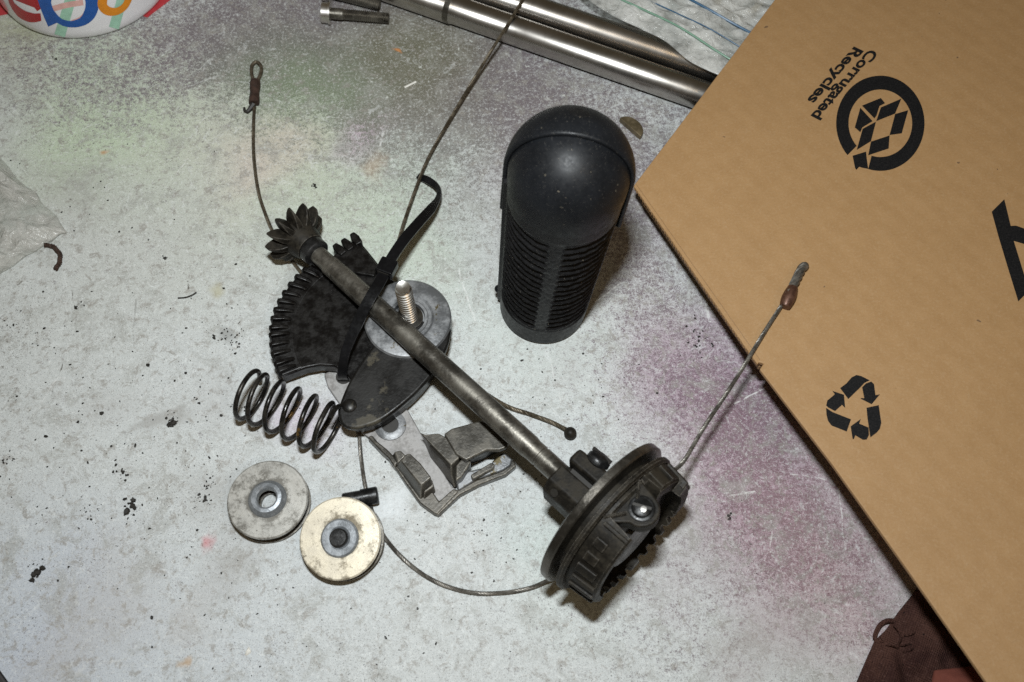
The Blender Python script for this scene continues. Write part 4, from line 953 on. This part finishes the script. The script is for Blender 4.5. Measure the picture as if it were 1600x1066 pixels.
# ------------------------------------------------------------------ cloth at lower right
cl = thing('shop_cloth', at(1450, 1040), 'dark brown knitted rag poking out from under the carton', 'cloth')
def clxy(u, v):
    K = [(1440, 915), (1424, 934), (1402, 960), (1384, 985), (1366, 1004), (1352, 1035), (1335, 1075), (1310, 1140)]
    f = v*7; k = min(int(f), 6); a = Vector((*K[k], 0)).lerp(Vector((*K[k+1], 0)), f-k); b = Vector((1490+v*170, 900+v*260, 0)); p = a.lerp(b, u); return at(p.x, p.y, 1)
def clh(p, u, v): return .5+min(1, u*7, )*(2.9+noise.noise(p*.06)*3.0+noise.noise(p*.25)*1.0+1.2*math.sin(p.x*.35+noise.noise(p*.05)*4))
mb = MB(); sheet(mb, clxy, 60, 90, clh); mb.build('rag_body', M['cloth'], cl, solid=1.0)
def cl2(u, v):
    a = Vector((1462, 1048, 0)).lerp(Vector((1450, 1120, 0)), v); b = Vector((1540, 1040, 0)).lerp(Vector((1640, 1130, 0)), v); p = a.lerp(b, u); return at(p.x, p.y, 6)
mb = MB(); sheet(mb, cl2, 30, 30, lambda p, u, v: 5.0+min(1, u*4, v*4+.1)*3.5+noise.noise(p*.12)*1.5); mb.build('red_fold', M['redcloth'], cl, solid=.9)
mb = MB(); tube(mb, catmull([at(1396, 970, 2.5), at(1386, 970, 2.2), at(1376, 976, 1.6), at(1369, 988, 1.2), at(1367, 998, 1.2), at(1373, 1003, 1.6), at(1378, 1000, 2.4)], 1), .85, 8); mb.build('thread_loop', M['cloth'], cl)
for k in range(6):
    x, y = 1400+random.random()*26, 992+random.random()*34; a = random.random()*3
    mb = MB(); p = at(x, y, 4.2); q_ = p+Vector((math.cos(a)*5, math.sin(a)*5, .4)); tube(mb, catmull([p-Vector((0, 0, 1)), (p+q_)/2+Vector((0, 0, 1)), q_-Vector((0, 0, .8))], 1), .35, 5)
    mb.build('loose_thread', M['cloth'], cl)

# ------------------------------------------------------------------ crumbs and small litter
def chip(mb, p, r, flat=.4):
    k = random.randint(5, 8); a0 = random.random()*6; el = random.uniform(.5, 1); rt = random.random()*3.14; top = []; bot = []
    for i in range(k):
        a = a0+2*math.pi*i/k; rr = r*random.uniform(.55, 1.1); x, y = math.cos(a)*rr, math.sin(a)*rr*el
        x, y = x*math.cos(rt)-y*math.sin(rt), x*math.sin(rt)+y*math.cos(rt)
        bot.append(Vector((p.x+x, p.y+y, .01))); top.append(Vector((p.x+x*.6, p.y+y*.6, r*flat*random.uniform(.6, 1))))
    mb.add(top+bot, [tuple(range(k))]+[(i, (i+1) % k, k+(i+1) % k, k+i) for i in range(k)])
named = [(268, 660, 2.3, 'black oily crumb with a crown of specks, left of the spring'), (203, 787, 2.6, 'long black crumb left of the grey pulley'), (55, 901, 2.3, 'black crumb near the lower left corner of the bench'),
         (490, 291, 1.3, 'dark crumb just above the small pinion gear'), (1087, 541, 1.0, 'dark crumb on the purple paint near the carton'), (320, 780, 1.3, 'black crumb just left of the grey pulley rim'),
         (119, 480, 1.0, 'small black crumb below the left plastic bag'), (258, 403, .8, 'round black crumb left of the small pinion gear'), (87, 92, .9, 'small dark crumb below the white mug'), (1140, 808, 1.0, 'dark crumb between the drum and the carton')]
for x, y, r, lb_ in named:
    mb = MB(); c0 = at(x, y)
    for j in range(9): chip(mb, c0+Vector((random.gauss(0, r*.45), random.gauss(0, r*.6), 0)), r*random.uniform(.35, .75), .5)
    tag(mb.build('oily_crumb', M['dirt'], origin=c0, sharp=20), lb_, 'crumb', 'black crumbs scattered on the bench')
mb = MB(); blockers = [(640, 500, 150), (850, 350, 110), (950, 820, 110)]
clus = [(355, 525, 16, 14), (350, 640, 50, 30), (330, 700, 60, 60), (160, 620, 90, 90), (110, 290, 70, 50), (140, 700, 80, 80), (60, 550, 60, 60), (320, 900, 70, 60), (200, 850, 120, 90), (790, 760, 120, 120), (700, 820, 90, 70), (1090, 530, 10, 25), (280, 460, 90, 70), (620, 960, 150, 80), (900, 620, 80, 60)]
for cx, cy, sx_, sy_ in clus:
    for j in range(44):
        x, y = random.gauss(cx, sx_), random.gauss(cy, sy_)
        if x > 1080+(y-480)*.6 and x > 1000: continue
        chip(mb, at(x, y), abs(random.gauss(0, .32))+.12, .35)
for (x, y, n_, r) in ((357, 525, 12, .6), (203, 805, 5, .6), (268, 650, 8, .5), (55, 890, 8, .5), (370, 640, 10, .5), (330, 755, 12, .6), (186, 740, 10, .8), (140, 800, 12, .4), (318, 775, 10, .5), (20, 720, 8, .6), (10, 505, 8, .6), (295, 462, 5, .4)):
    for j in range(n_): chip(mb, at(random.gauss(x, 9), random.gauss(y, 7)), r*random.uniform(.4, 1.3), .35)
tag(mb.build('dirt_specks', M['dirt'], sharp=20), 'fine black dirt specks scattered over the pale bench', 'dirt', kind='stuff')
mb = MB(); a, b = at(632, 137, .7), at(650, 128, .7); tube(mb, [a, b], .55, 6); tag(mb.build('white_splinter', M['white'], origin=Vector((a.x, a.y, 0))), 'short white splinter lying above the small pinion gear', 'splinter')
mb = MB(); chip(mb, at(388, 1018), 1.9, .3); tag(mb.build('white_flake', M['white'], origin=at(388, 1018)), 'white flake near the bottom edge of the bench', 'flake')
mb = MB(); tube(mb, catmull([at(278, 466, .4), at(290, 465, .4), at(301, 461, .4), at(307, 457, .4)], .8), .35, 6); tag(mb.build('wire_offcut', M['dirt'], origin=at(292, 463)), 'thin dark wire offcut left of the quadrant', 'offcut')
